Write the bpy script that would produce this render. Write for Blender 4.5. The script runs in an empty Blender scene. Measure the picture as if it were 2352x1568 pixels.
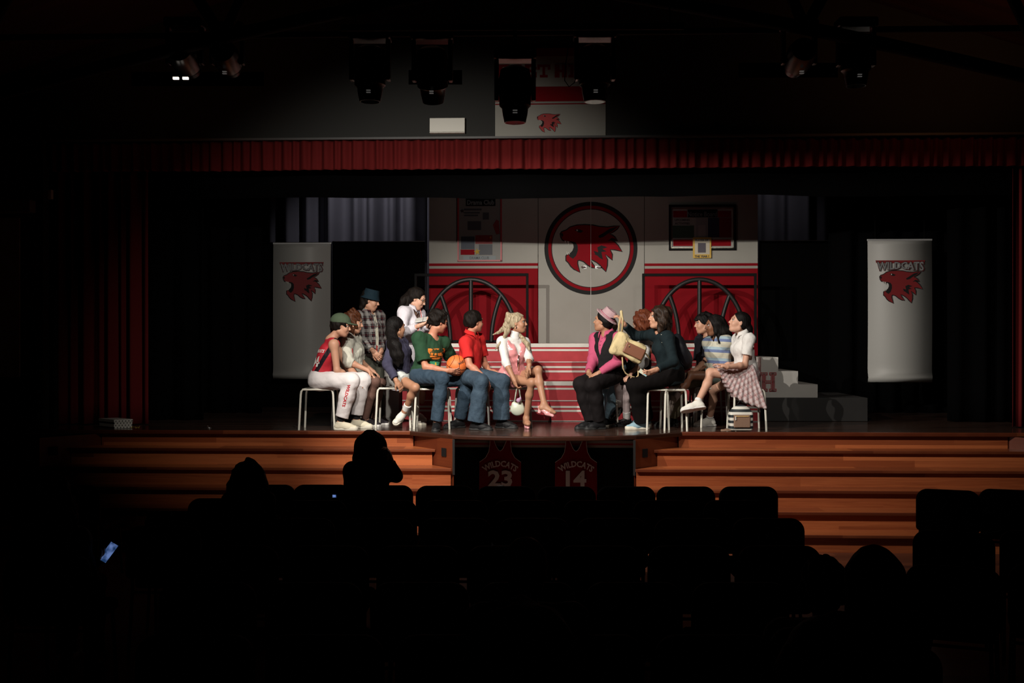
import bpy, bmesh, math, random
import numpy as np
from mathutils import Vector, Matrix
from mathutils.bvhtree import BVHTree

scene = bpy.context.scene
COL = scene.collection
PI = math.pi
F = 2560.0          # focal length in pixels of the 2352 px wide frame
CZ = 1.0            # camera height above the stage boards (stage boards are z = 0)
ZF = -1.05          # auditorium floor

# ---------------------------------------------------------------- camera
cd = bpy.data.cameras.new('camera'); cam = bpy.data.objects.new('camera', cd); COL.objects.link(cam)
cam.location = (0, 0, CZ); cam.rotation_euler = (PI/2, 0, 0)
cd.sensor_width = 36; cd.lens = F/2352*36; cd.clip_start = .05; cd.clip_end = 100
scene.camera = cam
# ---------------------------------------------------------------- world, exposure
w = bpy.data.worlds.new('dark_hall'); scene.world = w; w.use_nodes = True
w.node_tree.nodes['Background'].inputs[0].default_value = (.9, .8, .7, 1)
w.node_tree.nodes['Background'].inputs[1].default_value = .005
vs = scene.view_settings
vs.view_transform = 'Standard'; vs.look = 'None'; vs.gamma = 1; vs.use_curve_mapping = False; vs.exposure = 0
# ---------------------------------------------------------------- stage lamps and added fill lamps
def spot(name, loc, aim, power, ang, blend=.6, color=(1, .93, .84), r=.05):
    l = bpy.data.lights.new(name, 'SPOT'); l.energy = power; l.spot_size = math.radians(ang); l.spot_blend = blend
    l.color = color; l.shadow_soft_size = r
    o = bpy.data.objects.new(name, l); COL.objects.link(o); o.location = loc
    o.rotation_euler = (Vector(aim)-Vector(loc)).to_track_quat('-Z', 'Y').to_euler()
    return o
spot('key_spot', (-2.61, 9.10, 3.13), (1.5, 12.9, .45), 900, 84, .6, r=.012)
spot('left_spot', (-1.11, 8.95, 3.10), (-.9, 12.9, 1.1), 340, 92, .75, r=.03)
spot('front_spot', (-.63, 9.0, 3.12), (1.0, 12.9, .2), 560, 84, .6, r=.012)
spot('right_spot', (2.22, 8.80, 3.13), (3.4, 12.6, .1), 210, 84, .9, r=.012)
spot('back_spot', (-2.3, 16.95, 4.6), (-2.2, 18.1, 2.6), 60, 90, .9, color=(.95, .92, 1), r=.05)
spot('back_spot', (4.1, 16.95, 4.6), (4.0, 18.1, 2.6), 10, 70, .9, color=(.95, .88, .95), r=.05)
spot('flats_fill_spot', (.6, 13.9, 4.5), (.6, 16.5, 2.4), 11, 110, .9, color=(1, .95, .88), r=.15)  # added fill from overhead, lifts the tops of the flats
spot('added_gable_glow', (5.2, 9.6, 3.9), (4.7, 12.9, 4.7), 22, 80, 1.0, color=(1, .38, .14), r=.1)  # added warm lamp without a fixture, tints the dark gable on the right
spot('added_gable_glow', (-3.6, 9.6, 3.8), (-3.6, 12.9, 4.5), 7, 70, 1.0, color=(1, .38, .14), r=.1)  # weaker added counterpart for the left gable

# ---------------------------------------------------------------- pixel -> place
def P(px, py, Y):
    return Vector(((px-1176)*Y/F, Y, CZ-(py-784)*Y/F))
TH = .042; CT, ST = math.cos(TH), math.sin(TH); X0, Y0 = 0, 12.4
def W(u, v, z=0):                       # stage frame (u along the stage, v depth) -> world
    d = v-Y0
    return Vector((X0+u*CT+d*ST, Y0-u*ST+d*CT, z))
def U(px, v, py=784):                   # pixel on the stage-parallel plane v -> (u, z)
    k = (px-1176)/F; d = v-Y0
    u = (k*(Y0+d*CT)-X0-d*ST)/(CT+k*ST)
    Y = Y0-u*ST+d*CT
    return u, CZ-(py-784)*Y/F
STAGE = Matrix.Translation((X0, Y0, 0)) @ Matrix.Rotation(-TH, 4, 'Z') @ Matrix.Translation((0, -Y0, 0))

# ---------------------------------------------------------------- tags
def tag(o, label=None, cat=None, group=None, kind=None):
    if label: o['label'] = label
    if cat: o['category'] = cat
    if group: o['group'] = group
    if kind: o['kind'] = kind
    return o
def empty(name, loc=(0, 0, 0), rz=0, label=None, cat=None, group=None, kind=None):
    o = bpy.data.objects.new(name, None); COL.objects.link(o); o.location = loc; o.rotation_euler = (0, 0, rz)
    o.empty_display_size = .1
    return tag(o, label, cat, group, kind)
def link(name, me, mat, parent=None, smooth=False):
    o = bpy.data.objects.new(name, me); COL.objects.link(o)
    if mat is not None: me.materials.append(mat)
    if smooth:
        me.polygons.foreach_set('use_smooth', np.ones(len(me.polygons), dtype=bool))
    if parent is not None:
        o.parent = parent
        pm = Matrix.Translation(parent.location) @ parent.rotation_euler.to_matrix().to_4x4()
        q = parent.parent
        while q is not None:
            pm = (Matrix.Translation(q.location) @ q.rotation_euler.to_matrix().to_4x4()) @ (parent.matrix_parent_inverse @ pm); q = q.parent
        o.matrix_parent_inverse = pm.inverted()
    return o
def copy_tree(o, parent=None):
    c = o.copy(); COL.objects.link(c)
    if parent is not None: c.parent = parent; c.matrix_parent_inverse = o.matrix_parent_inverse.copy()
    for ch in list(o.children): copy_tree(ch, c)
    return c

# ---------------------------------------------------------------- materials
def add_blocker(parent, x, y, z, w=.22):  # made-up plate ahead of a lamp, keeps its beam off the header wall
    MB().box((x-w, y+.16, z-.008), (x+w, y+.164, z+.11)).build('beam_blocker', mat('matt_black_blocker', (0, 0, 0), 1, spec=0), parent)
MATS = {}
def mat(name, col, rough=.6, metal=0, bump=None, spec=.5, emit=None, noise=None, sheen=0, coat=0):
    if name in MATS: return MATS[name]
    m = bpy.data.materials.new(name); m.use_nodes = True; MATS[name] = m
    nt = m.node_tree; b = nt.nodes['Principled BSDF']
    b.inputs['Base Color'].default_value = (*col, 1); b.inputs['Roughness'].default_value = rough
    b.inputs['Metallic'].default_value = metal; b.inputs['Specular IOR Level'].default_value = spec
    if coat: b.inputs['Coat Weight'].default_value = coat
    if sheen: b.inputs['Sheen Weight'].default_value = sheen
    if emit:
        b.inputs['Emission Color'].default_value = (*emit[0], 1); b.inputs['Emission Strength'].default_value = emit[1]
    if noise or bump:
        tc = nt.nodes.new('ShaderNodeTexCoord')
    if noise:                             # (scale, second colour, contrast)
        n = nt.nodes.new('ShaderNodeTexNoise'); n.inputs['Scale'].default_value = noise[0]; n.inputs['Detail'].default_value = 5
        r = nt.nodes.new('ShaderNodeValToRGB'); r.color_ramp.elements[0].position = .5-noise[2]; r.color_ramp.elements[1].position = .5+noise[2]
        r.color_ramp.elements[0].color = (*col, 1); r.color_ramp.elements[1].color = (*noise[1], 1)
        nt.links.new(tc.outputs['Object'], n.inputs['Vector']); nt.links.new(n.outputs['Fac'], r.inputs[0]); nt.links.new(r.outputs[0], b.inputs['Base Color'])
    if bump:                              # (scale, strength, distance)
        n = nt.nodes.new('ShaderNodeTexNoise'); n.inputs['Scale'].default_value = bump[0]; n.inputs['Detail'].default_value = 4
        bm_ = nt.nodes.new('ShaderNodeBump'); bm_.inputs['Strength'].default_value = bump[1]; bm_.inputs['Distance'].default_value = bump[2]
        nt.links.new(tc.outputs['Object'], n.inputs['Vector']); nt.links.new(n.outputs['Fac'], bm_.inputs['Height']); nt.links.new(bm_.outputs[0], b.inputs['Normal'])
    return m
def nodes(m): return m.node_tree, m.node_tree.nodes['Principled BSDF']
def cloth(name, col, rough=.85, folds=14, st=.55, noise=None, spec=.2):
    return mat(name, col, rough, bump=(folds, st*.8, .022), noise=noise, spec=spec)
def math_node(nt, op, a, b=None, c=None):
    n = nt.nodes.new('ShaderNodeMath'); n.operation = op
    for i, v in enumerate((a, b, c)):
        if v is None: continue
        if isinstance(v, (int, float)): n.inputs[i].default_value = v
        else: nt.links.new(v, n.inputs[i])
    return n.outputs[0]
def bands(nt, axis_out, period, stops, offset=0):
    """colour ramp of constant bands repeating along a coordinate"""
    t = math_node(nt, 'FRACT', math_node(nt, 'ADD', math_node(nt, 'DIVIDE', axis_out, period), offset))
    r = nt.nodes.new('ShaderNodeValToRGB'); r.color_ramp.interpolation = 'CONSTANT'
    e = r.color_ramp.elements
    while len(e) < len(stops): e.new(.5)
    for i, (p, c) in enumerate(stops): e[i].position = p; e[i].color = (*c, 1)
    nt.links.new(t, r.inputs[0])
    return r.outputs[0]
def wood(name, c1, c2, scale=1, plank=(2.2, .19), rough=.35, rot=0, coat=.0, vert=False, spec=.5):
    if name in MATS: return MATS[name]
    m = mat(name, c1, rough, coat=coat, spec=spec); nt, b = nodes(m)
    tc = nt.nodes.new('ShaderNodeTexCoord'); mp = nt.nodes.new('ShaderNodeMapping')
    mp.inputs['Rotation'].default_value = (0, 0, rot)
    nt.links.new(tc.outputs['Object'], mp.inputs['Vector'])
    sx = nt.nodes.new('ShaderNodeSeparateXYZ'); nt.links.new(mp.outputs[0], sx.inputs[0])
    a, bb = (sx.outputs['X'], sx.outputs['Z']) if vert else (sx.outputs['X'], sx.outputs['Y'])
    row = math_node(nt, 'FLOOR', math_node(nt, 'DIVIDE', bb, plank[1]))
    off = math_node(nt, 'MULTIPLY', row, .37)
    cell = math_node(nt, 'FLOOR', math_node(nt, 'ADD', math_node(nt, 'DIVIDE', a, plank[0]), off))
    cv = nt.nodes.new('ShaderNodeCombineXYZ'); nt.links.new(cell, cv.inputs[0]); nt.links.new(row, cv.inputs[1])
    wn = nt.nodes.new('ShaderNodeTexWhiteNoise'); wn.noise_dimensions = '3D'; nt.links.new(cv.outputs[0], wn.inputs['Vector'])
    gv = nt.nodes.new('ShaderNodeCombineXYZ')
    nt.links.new(math_node(nt, 'MULTIPLY', a, 1.5), gv.inputs[0]); nt.links.new(math_node(nt, 'MULTIPLY', bb, 38), gv.inputs[1]); nt.links.new(math_node(nt, 'MULTIPLY', wn.outputs['Value'], 30), gv.inputs[2])
    n = nt.nodes.new('ShaderNodeTexNoise'); n.inputs['Scale'].default_value = 1.6*scale; n.inputs['Detail'].default_value = 6; n.inputs['Distortion'].default_value = .6
    nt.links.new(gv.outputs[0], n.inputs['Vector'])
    mixf = math_node(nt, 'ADD', math_node(nt, 'MULTIPLY', n.outputs['Fac'], .75), math_node(nt, 'MULTIPLY', math_node(nt, 'SUBTRACT', wn.outputs['Value'], .5), .75))
    r = nt.nodes.new('ShaderNodeValToRGB'); r.color_ramp.elements[0].position = .1; r.color_ramp.elements[1].position = .75
    r.color_ramp.elements[0].color = (*c1, 1); r.color_ramp.elements[1].color = (*c2, 1)
    nt.links.new(mixf, r.inputs[0]); nt.links.new(r.outputs[0], b.inputs['Base Color'])
    bp = nt.nodes.new('ShaderNodeBump'); bp.inputs['Strength'].default_value = .15; bp.inputs['Distance'].default_value = .002
    nt.links.new(n.outputs['Fac'], bp.inputs['Height']); nt.links.new(bp.outputs[0], b.inputs['Normal'])
    return m
K = mat('black_paint', (.004, .004, .004), .8, spec=.2)
KM = mat('black_masking_cloth', (.0016, .0016, .0016), 1, spec=.03)
KD = mat('black_drape', (.0018, .0018, .002), 1, bump=(6, .3, .02), spec=.03)
WH = mat('white_paint', (.62, .60, .55), .6, noise=(3, (.56, .54, .49), .2), spec=.2)
WPANEL = mat('offwhite_flat_paint', (.37, .36, .325), .75, noise=(2.2, (.33, .32, .285), .25), spec=.15)
RED = mat('red_flat_paint', (.25, .002, .008), .75, noise=(2.5, (.20, .0015, .006), .25), spec=.15)
BLK = mat('black_flat_paint', (.012, .012, .012), .7, spec=.2)
STEEL = mat('steel', (.6, .6, .6), .25, 1)
RISER_RED = mat('red_riser_board', (.42, .034, .044), .55, noise=(9, (.36, .028, .036), .2), spec=.3)

# ---------------------------------------------------------------- mesh builder
class MB:
    def __init__(s, M=None): s.v = []; s.f = []; s.M = M
    def add(s, vs, fs):
        n = len(s.v); s.v += [tuple(v) for v in vs]; s.f += [tuple(n+i for i in f) for f in fs]; return s
    def box(s, a, b):
        x0, y0, z0 = a; x1, y1, z1 = b
        return s.add([(x0,y0,z0),(x1,y0,z0),(x1,y1,z0),(x0,y1,z0),(x0,y0,z1),(x1,y0,z1),(x1,y1,z1),(x0,y1,z1)],
                     [(0,3,2,1),(4,5,6,7),(0,1,5,4),(1,2,6,5),(2,3,7,6),(3,0,4,7)])
    def tube(s, pts, r, n=10, closed=False, caps=True):
        pts = [Vector(p) for p in pts]; m = len(pts); rings = []; prev = None
        rr = r if hasattr(r, '__len__') else [r]*m
        for i, p in enumerate(pts):
            if closed: t = pts[(i+1) % m]-pts[i-1]
            else: t = pts[min(i+1, m-1)]-pts[max(i-1, 0)]
            t.normalize()
            if prev is None:
                a = Vector((0, 0, 1)) if abs(t.z) < .9 else Vector((1, 0, 0))
                x = t.cross(a).normalized()
            else: x = (prev-t*prev.dot(t)).normalized()
            prev = x; y = t.cross(x)
            rings.append([p+(x*math.cos(2*PI*k/n)+y*math.sin(2*PI*k/n))*rr[i] for k in range(n)])
        vs = [v for rg in rings for v in rg]; fs = []
        for i in range(m if closed else m-1):
            j = (i+1) % m
            for k in range(n):
                l = (k+1) % n; fs.append((i*n+k, i*n+l, j*n+l, j*n+k))
        if caps and not closed: fs += [tuple(range(n))[::-1], tuple((m-1)*n+k for k in range(n))]
        return s.add(vs, fs)
    def prism(s, poly, y0, y1):         # outline in (x,z), extruded along y (front y0 < back y1)
        n = len(poly)
        a = sum(poly[i][0]*poly[(i+1) % n][1]-poly[(i+1) % n][0]*poly[i][1] for i in range(n))
        if a < 0: poly = poly[::-1]
        vs = [(x, y0, z) for x, z in poly]+[(x, y1, z) for x, z in poly]
        fs = [tuple(range(n)), tuple(range(2*n-1, n-1, -1))]+[(i, n+i, n+(i+1) % n, (i+1) % n) for i in range(n)]
        return s.add(vs, fs)
    def hprism(s, poly, z0, z1):        # outline in (x,y), extruded along z
        n = len(poly)
        a = sum(poly[i][0]*poly[(i+1) % n][1]-poly[(i+1) % n][0]*poly[i][1] for i in range(n))
        if a < 0: poly = poly[::-1]
        vs = [(x, y, z0) for x, y in poly]+[(x, y, z1) for x, y in poly]
        fs = [tuple(range(n))[::-1], tuple(range(n, 2*n))]+[(i, (i+1) % n, n+(i+1) % n, n+i) for i in range(n)]
        return s.add(vs, fs)
    def lathe(s, prof, c=(0, 0, 0), n=24):  # (r,z) profile about z
        vs = []; fs = []; m = len(prof)
        for r, z in prof:
            for k in range(n): vs.append((c[0]+r*math.cos(2*PI*k/n), c[1]+r*math.sin(2*PI*k/n), c[2]+z))
        for i in range(m-1):
            for k in range(n): fs.append((i*n+k, i*n+(k+1) % n, (i+1)*n+(k+1) % n, (i+1)*n+k))
        fs += [tuple(range(n))[::-1], tuple((m-1)*n+k for k in range(n))]
        return s.add(vs, fs)
    def build(s, name, m, parent=None, smooth=False, bevel=0, M=None):
        me = bpy.data.meshes.new(name); M = M or s.M
        v = [M @ Vector(p) for p in s.v] if M else s.v
        me.from_pydata([tuple(p) for p in v], [], s.f); me.validate(); me.update()
        if smooth:
            b = bmesh.new(); b.from_mesh(me); bmesh.ops.recalc_face_normals(b, faces=b.faces); b.to_mesh(me); b.free()
        o = link(name, me, m, parent, smooth)
        if smooth == 2: me.set_sharp_from_angle(angle=math.radians(40))
        if bevel:
            md = o.modifiers.new('bevel', 'BEVEL'); md.width = bevel; md.segments = 3; md.limit_method = 'ANGLE'
        return o

# ---------------------------------------------------------------- smooth-union bodies (distance fields -> one surface)
def V3(p): return np.array(p, dtype=np.float32)
class Body:
    def __init__(s, vox=.006): s.p = []; s.vox = vox; s.post = []
    def _bb(s, lo, hi, m): return np.minimum(lo, hi)-m, np.maximum(lo, hi)+m
    def cone(s, a, b, ra, rb, k=.02, w=None, sw=1, cuts=(), op='add'):
        a = V3(a); b = V3(b); R = max(ra, rb)*max(1, sw); lo, hi = s._bb(a, b, R)
        cuts = [(V3(c), V3(Vector(n).normalized())) for c, n in cuts]
        def fn(X, Y, Z):
            vx, vy, vz = X-a[0], Y-a[1], Z-a[2]; ba = b-a
            if w is not None:
                q = V3(w); f = (1-1/sw); dw = (vx*q[0]+vy*q[1]+vz*q[2])*f
                vx = vx-q[0]*dw; vy = vy-q[1]*dw; vz = vz-q[2]*dw; ba = ba-q*float(ba @ q)*f
            L = max(float(ba @ ba), 1e-9)
            t = np.clip((vx*ba[0]+vy*ba[1]+vz*ba[2])/L, 0, 1)
            d = np.sqrt((vx-t*ba[0])**2+(vy-t*ba[1])**2+(vz-t*ba[2])**2)-(ra+(rb-ra)*t)
            for c, n in cuts: d = np.maximum(d, (X-c[0])*n[0]+(Y-c[1])*n[1]+(Z-c[2])*n[2])
            return d
        s.p.append((fn, lo, hi, k, op)); return s
    def ell(s, c, ax, rad, k=.02, op='add', cuts=()):
        c = V3(c); A = np.array([list(x) for x in ax], dtype=np.float32); rad = V3(rad)
        ext = np.sqrt(((A*rad[:, None])**2).sum(0)); cuts = [(V3(q), V3(Vector(n).normalized())) for q, n in cuts]
        def fn(X, Y, Z):
            x, y, z = X-c[0], Y-c[1], Z-c[2]
            q = [(A[i, 0]*x+A[i, 1]*y+A[i, 2]*z)/rad[i] for i in range(3)]
            k0 = np.sqrt(q[0]**2+q[1]**2+q[2]**2)+1e-6; k1 = np.sqrt((q[0]/rad[0])**2+(q[1]/rad[1])**2+(q[2]/rad[2])**2)+1e-6
            d = k0*(k0-1)/k1
            for cc, n in cuts: d = np.maximum(d, (X-cc[0])*n[0]+(Y-cc[1])*n[1]+(Z-cc[2])*n[2])
            return d
        s.p.append((fn, c-ext, c+ext, k, op)); return s
    def rbox(s, c, ax, h, r=.01, k=.01, op='add'):
        c = V3(c); A = np.array([list(x) for x in ax], dtype=np.float32); h = V3(h); ext = (np.abs(A)*(h+r)[:, None]).sum(0)
        def fn(X, Y, Z):
            x, y, z = X-c[0], Y-c[1], Z-c[2]
            q = [np.abs(A[i, 0]*x+A[i, 1]*y+A[i, 2]*z)-h[i] for i in range(3)]
            return np.sqrt(np.maximum(q[0], 0)**2+np.maximum(q[1], 0)**2+np.maximum(q[2], 0)**2)+np.minimum(np.maximum(np.maximum(q[0], q[1]), q[2]), 0)-r
        s.p.append((fn, c-ext, c+ext, k, op)); return s
    def plane(s, c, n):                  # remove everything on the n side
        c = V3(c); n = V3(Vector(n).normalized())
        s.p.append((lambda X, Y, Z: (X-c[0])*n[0]+(Y-c[1])*n[1]+(Z-c[2])*n[2], None, None, 0, 'cut')); return s
    def poly(s, pts, y0, y1, r=.02, k=.02):   # upright slab with a traced outline
        Q = np.array([(p.x, p.z) for p in pts], dtype=np.float32); lo = np.array([Q[:, 0].min()-r, y0-r, Q[:, 1].min()-r], dtype=np.float32); hi = np.array([Q[:, 0].max()+r, y1+r, Q[:, 1].max()+r], dtype=np.float32)
        def fn(X, Y, Z):
            d2 = None; ins = None
            for i in range(len(Q)):
                a, b = Q[i], Q[(i+1) % len(Q)]; e = b-a; wx, wz = X-a[0], Z-a[1]; t = np.clip((wx*e[0]+wz*e[1])/float(e @ e), 0, 1)
                dd = (wx-e[0]*t)**2+(wz-e[1]*t)**2; d2 = dd if d2 is None else np.minimum(d2, dd)
                c = ((a[1] > Z) != (b[1] > Z)) & (X < e[0]*(Z-a[1])/(e[1] if abs(e[1]) > 1e-9 else 1e-9)+a[0]); ins = c if ins is None else ins ^ c
            d = np.sqrt(d2)*np.where(ins, -1, 1); dy = np.maximum(y0-Y, Y-y1)
            return np.sqrt(np.maximum(d, 0)**2+np.maximum(dy, 0)**2)+np.minimum(np.maximum(d, dy), 0)-r
        s.p.append((fn, lo, hi, k, 'add')); return s
    def noise(s, amp, freq, seed=0, stretch=(1, 1, 1)):
        rg = random.Random(seed); T = []
        for i in range(7):
            d = np.array([rg.gauss(0, 1)*stretch[j] for j in range(3)]); d /= np.linalg.norm(d)+1e-6
            T.append((d*freq*(.6+rg.random()*1.3), rg.random()*6.28))
        def fn(X, Y, Z):
            o = 0
            for d, ph in T: o = o+np.sin(X*d[0]+Y*d[1]+Z*d[2]+ph).astype(np.float32)
            return o*(amp/3)
        s.post.append(fn); return s
    def custom(s, fn): s.post.append(fn); return s
    def build(s, name, m, parent=None):
        vox = s.vox
        lo = np.min([p[1] for p in s.p if p[4] == 'add'], axis=0)-4*vox; hi = np.max([p[2] for p in s.p if p[4] == 'add'], axis=0)+4*vox
        n = np.ceil((hi-lo)/vox).astype(int)+1
        G = np.full(n, .09, dtype=np.float32)
        ax = [lo[i]+vox*np.arange(n[i], dtype=np.float32) for i in range(3)]
        for fn, a, b, k, op in s.p:
            if a is None: sl = [slice(0, n[i]) for i in range(3)]
            else:
                mg = max(k*1.2, 3*vox)+.004
                i0 = np.clip(np.floor((a-mg-lo)/vox).astype(int), 0, n); i1 = np.clip(np.ceil((b+mg-lo)/vox).astype(int)+1, 0, n)
                if (i1 <= i0).any(): continue
                sl = [slice(i0[i], i1[i]) for i in range(3)]
            d = fn(ax[0][sl[0]][:, None, None], ax[1][sl[1]][None, :, None], ax[2][sl[2]][None, None, :])
            g = G[tuple(sl)]
            if op == 'add':
                if k > 0:
                    h = np.maximum(k-np.abs(g-d), 0)/k; G[tuple(sl)] = np.minimum(g, d)-h*h*k*.25
                else: G[tuple(sl)] = np.minimum(g, d)
            elif op == 'sub':
                d = -d
                if k > 0:
                    h = np.maximum(k-np.abs(g-d), 0)/k; G[tuple(sl)] = np.maximum(g, d)+h*h*k*.25
                else: G[tuple(sl)] = np.maximum(g, d)
            else: G[tuple(sl)] = np.maximum(g, d)
        for fn in s.post: G += fn(ax[0][:, None, None], ax[1][None, :, None], ax[2][None, None, :]).astype(np.float32)
        G[0] = G[-1] = .05; G[:, 0] = G[:, -1] = .05; G[:, :, 0] = G[:, :, -1] = .05
        S = G < 0
        cn = np.zeros(np.array(S.shape)-1, dtype=np.int8)
        for i in (0, 1):
            for j in (0, 1):
                for l in (0, 1): cn += S[i:S.shape[0]-1+i, j:S.shape[1]-1+j, l:S.shape[2]-1+l]
        idx = np.argwhere((cn > 0) & (cn < 8))
        vid = np.full(cn.shape, -1, dtype=np.int32); vid[tuple(idx.T)] = np.arange(len(idx))
        acc = np.zeros((len(idx), 3), dtype=np.float32); cnt = np.zeros(len(idx), dtype=np.float32)
        cor = [(i, j, l) for i in (0, 1) for j in (0, 1) for l in (0, 1)]
        for c0 in cor:
            for d in range(3):
                if c0[d]: continue
                c1 = list(c0); c1[d] = 1
                g0 = G[idx[:, 0]+c0[0], idx[:, 1]+c0[1], idx[:, 2]+c0[2]]; g1 = G[idx[:, 0]+c1[0], idx[:, 1]+c1[1], idx[:, 2]+c1[2]]
                x = (g0 < 0) != (g1 < 0); t = np.where(x, g0/(g0-g1+1e-12), 0)
                for q in range(3): acc[:, q] += np.where(x, c0[q]+(t if q == d else 0), 0)
                cnt += x
        v = (idx+acc/np.maximum(cnt, 1)[:, None])*vox+lo
        quads = []
        for d in range(3):
            e, f = (d+1) % 3, (d+2) % 3
            a = [slice(None)]*3; b = [slice(None)]*3; a[d] = slice(0, -1); b[d] = slice(1, None)
            s0 = S[tuple(a)]; s1 = S[tuple(b)]; ch = np.argwhere(s0 != s1); sg = s0[tuple(ch.T)]
            def cell(de, df):
                c = ch.copy(); c[:, e] += de; c[:, f] += df; return vid[tuple(c.T)]
            q = np.stack([cell(-1, -1), cell(0, -1), cell(0, 0), cell(-1, 0)], 1)
            q[~sg] = q[~sg][:, ::-1]; quads.append(q)
        q = np.concatenate(quads); q = q[(q >= 0).all(1)]
        me = bpy.data.meshes.new(name)
        me.vertices.add(len(v)); me.vertices.foreach_set('co', v.astype(np.float32).ravel())
        me.loops.add(len(q)*4); me.loops.foreach_set('vertex_index', q.astype(np.int32).ravel())
        me.polygons.add(len(q)); me.polygons.foreach_set('loop_start', np.arange(0, len(q)*4, 4, dtype=np.int32)); me.polygons.foreach_set('loop_total', np.full(len(q), 4, dtype=np.int32))
        me.update(calc_edges=True)
        return link(name, me, m, parent, True)

# ---------------------------------------------------------------- lettering
def text_mesh(txt, size=1, ext=0, bold=0, align='CENTER', space=1.0):
    c = bpy.data.curves.new('lettering', 'FONT'); c.body = txt; c.size = size; c.extrude = ext; c.offset = bold; c.align_x = align; c.align_y = 'CENTER'
    c.space_character = space; c.resolution_u = 2
    o = bpy.data.objects.new('lettering', c); COL.objects.link(o)
    bpy.context.view_layer.update()
    me = bpy.data.meshes.new_from_object(o.evaluated_get(bpy.context.evaluated_depsgraph_get()))
    bpy.data.objects.remove(o); bpy.data.curves.remove(c)
    return me
def text_at(name, txt, m, parent, o, r, u, width=None, height=None, bold=0, warp=None, surf=None, off=.003, ext=.001, thru=.3):
    """lettering in the frame o + a*r + b*u, optionally arched (warp) and laid onto a surface"""
    me = text_mesh(txt, 1, 0, bold); co = np.array([v.co for v in me.vertices])
    lo, hi = co.min(0), co.max(0); co -= (lo+hi)/2
    sx = width/(hi-lo)[0]; sy = height/(hi-lo)[1] if height else sx
    r = Vector(r).normalized(); u = Vector(u).normalized(); n = r.cross(u).normalized(); o = Vector(o)
    if surf is None:
        b = bmesh.new(); b.from_mesh(me); bmesh.ops.triangulate(b, faces=b.faces)
        for f in b.faces:
            if f.normal.z < 0: f.normal_flip()
        b.to_mesh(me); b.free()
    if surf is not None:
        b = bmesh.new(); b.from_mesh(me); bmesh.ops.triangulate(b, faces=b.faces)
        for v, c in zip(b.verts, co): v.co = Vector((c[0]*sx, c[1]*sy, 0))
        for _ in range(2): bmesh.ops.subdivide_edges(b, edges=[e for e in b.edges if e.calc_length() > .02], cuts=1)
        b.to_mesh(me); b.free(); co = np.array([v.co for v in me.vertices]); sx = sy = 1
    T = BVHTree.FromPolygons([v.co[:] for v in surf.data.vertices], [p.vertices[:] for p in surf.data.polygons]) if surf is not None else None
    for v, c in zip(me.vertices, co):
        a, bb = c[0]*sx, c[1]*sy
        if warp: a, bb = warp(a, bb)
        p = o+r*a+u*bb
        if T:
            h = T.ray_cast(p+n*thru, -n)
            if h[0] is not None: p = h[0]+n*off
        v.co = p
    me.polygons.foreach_set('use_smooth', np.zeros(len(me.polygons), dtype=bool)); me.update()
    for a_ in ('custom_normal',):
        if a_ in me.attributes: me.attributes.remove(me.attributes[a_])
    ob = link(name, me, m, parent)
    if ext:
        md = ob.modifiers.new('thickness', 'SOLIDIFY'); md.thickness = ext; md.offset = -1
    return ob

# ================================================================ THE HALL
def struct(name, mb, m, parent=None, label=None, **kw):
    o = mb.build(name, m, parent, **kw)
    if parent is None: tag(o, label, None, None, 'structure')
    return o
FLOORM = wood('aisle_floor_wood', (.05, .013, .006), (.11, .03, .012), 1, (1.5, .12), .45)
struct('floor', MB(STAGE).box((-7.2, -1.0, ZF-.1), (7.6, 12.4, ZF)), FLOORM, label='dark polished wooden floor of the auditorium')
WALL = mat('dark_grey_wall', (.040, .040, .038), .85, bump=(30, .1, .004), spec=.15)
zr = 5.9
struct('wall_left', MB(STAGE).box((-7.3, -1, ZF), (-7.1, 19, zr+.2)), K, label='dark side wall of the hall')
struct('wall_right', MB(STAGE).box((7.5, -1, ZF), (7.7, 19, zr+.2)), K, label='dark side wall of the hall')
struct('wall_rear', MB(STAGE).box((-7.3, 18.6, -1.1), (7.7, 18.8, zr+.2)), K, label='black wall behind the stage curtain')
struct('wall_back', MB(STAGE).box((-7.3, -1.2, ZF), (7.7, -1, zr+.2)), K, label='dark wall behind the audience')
# proscenium wall: header over the opening and the two sides
_, zh = U(1000, 12.9, 317.5)
wf = MB(STAGE)
wf.box((-5.55, 12.9, zh), (6.2, 13.05, zr+.2)).box((-7.1, 12.9, ZF), (-5.55, 13.05, zr+.2)).box((6.2, 12.9, ZF), (7.5, 13.05, zr+.2))
struct('wall_front', wf, WALL, label='dark grey wall framing the stage opening')
struct('trim_1', MB(STAGE).box((-5.55, 12.86, zh-.012), (6.2, 12.9, zh+.012)), mat('trim_grey', (.09, .09, .09), .5), label='thin grey batten along the foot of the wall over the stage', )
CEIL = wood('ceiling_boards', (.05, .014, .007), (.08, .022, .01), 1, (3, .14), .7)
cl = MB(STAGE)
cl.add([(-7.3, -1.2, 3.75), (.2, -1.2, 6.1), (.2, 13, 6.1), (-7.3, 13, 3.75), (-7.3, -1.2, 3.85), (.2, -1.2, 6.2), (.2, 13, 6.2), (-7.3, 13, 3.85)], [(0, 3, 2, 1), (4, 5, 6, 7), (0, 1, 5, 4), (2, 3, 7, 6), (0, 4, 7, 3)])
cl.add([(7.7, -1.2, 3.75), (.2, -1.2, 6.1), (.2, 13, 6.1), (7.7, 13, 3.75), (7.7, -1.2, 3.85), (.2, -1.2, 6.2), (.2, 13, 6.2), (7.7, 13, 3.85)], [(0, 1, 2, 3), (4, 7, 6, 5), (0, 4, 5, 1), (2, 6, 7, 3), (0, 3, 7, 4)])
cl.box((-7.3, 13, 6.1), (7.7, 18.8, 6.2))
struct('ceiling', cl, CEIL, label='sloping brown timber boarded ceiling')

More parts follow.
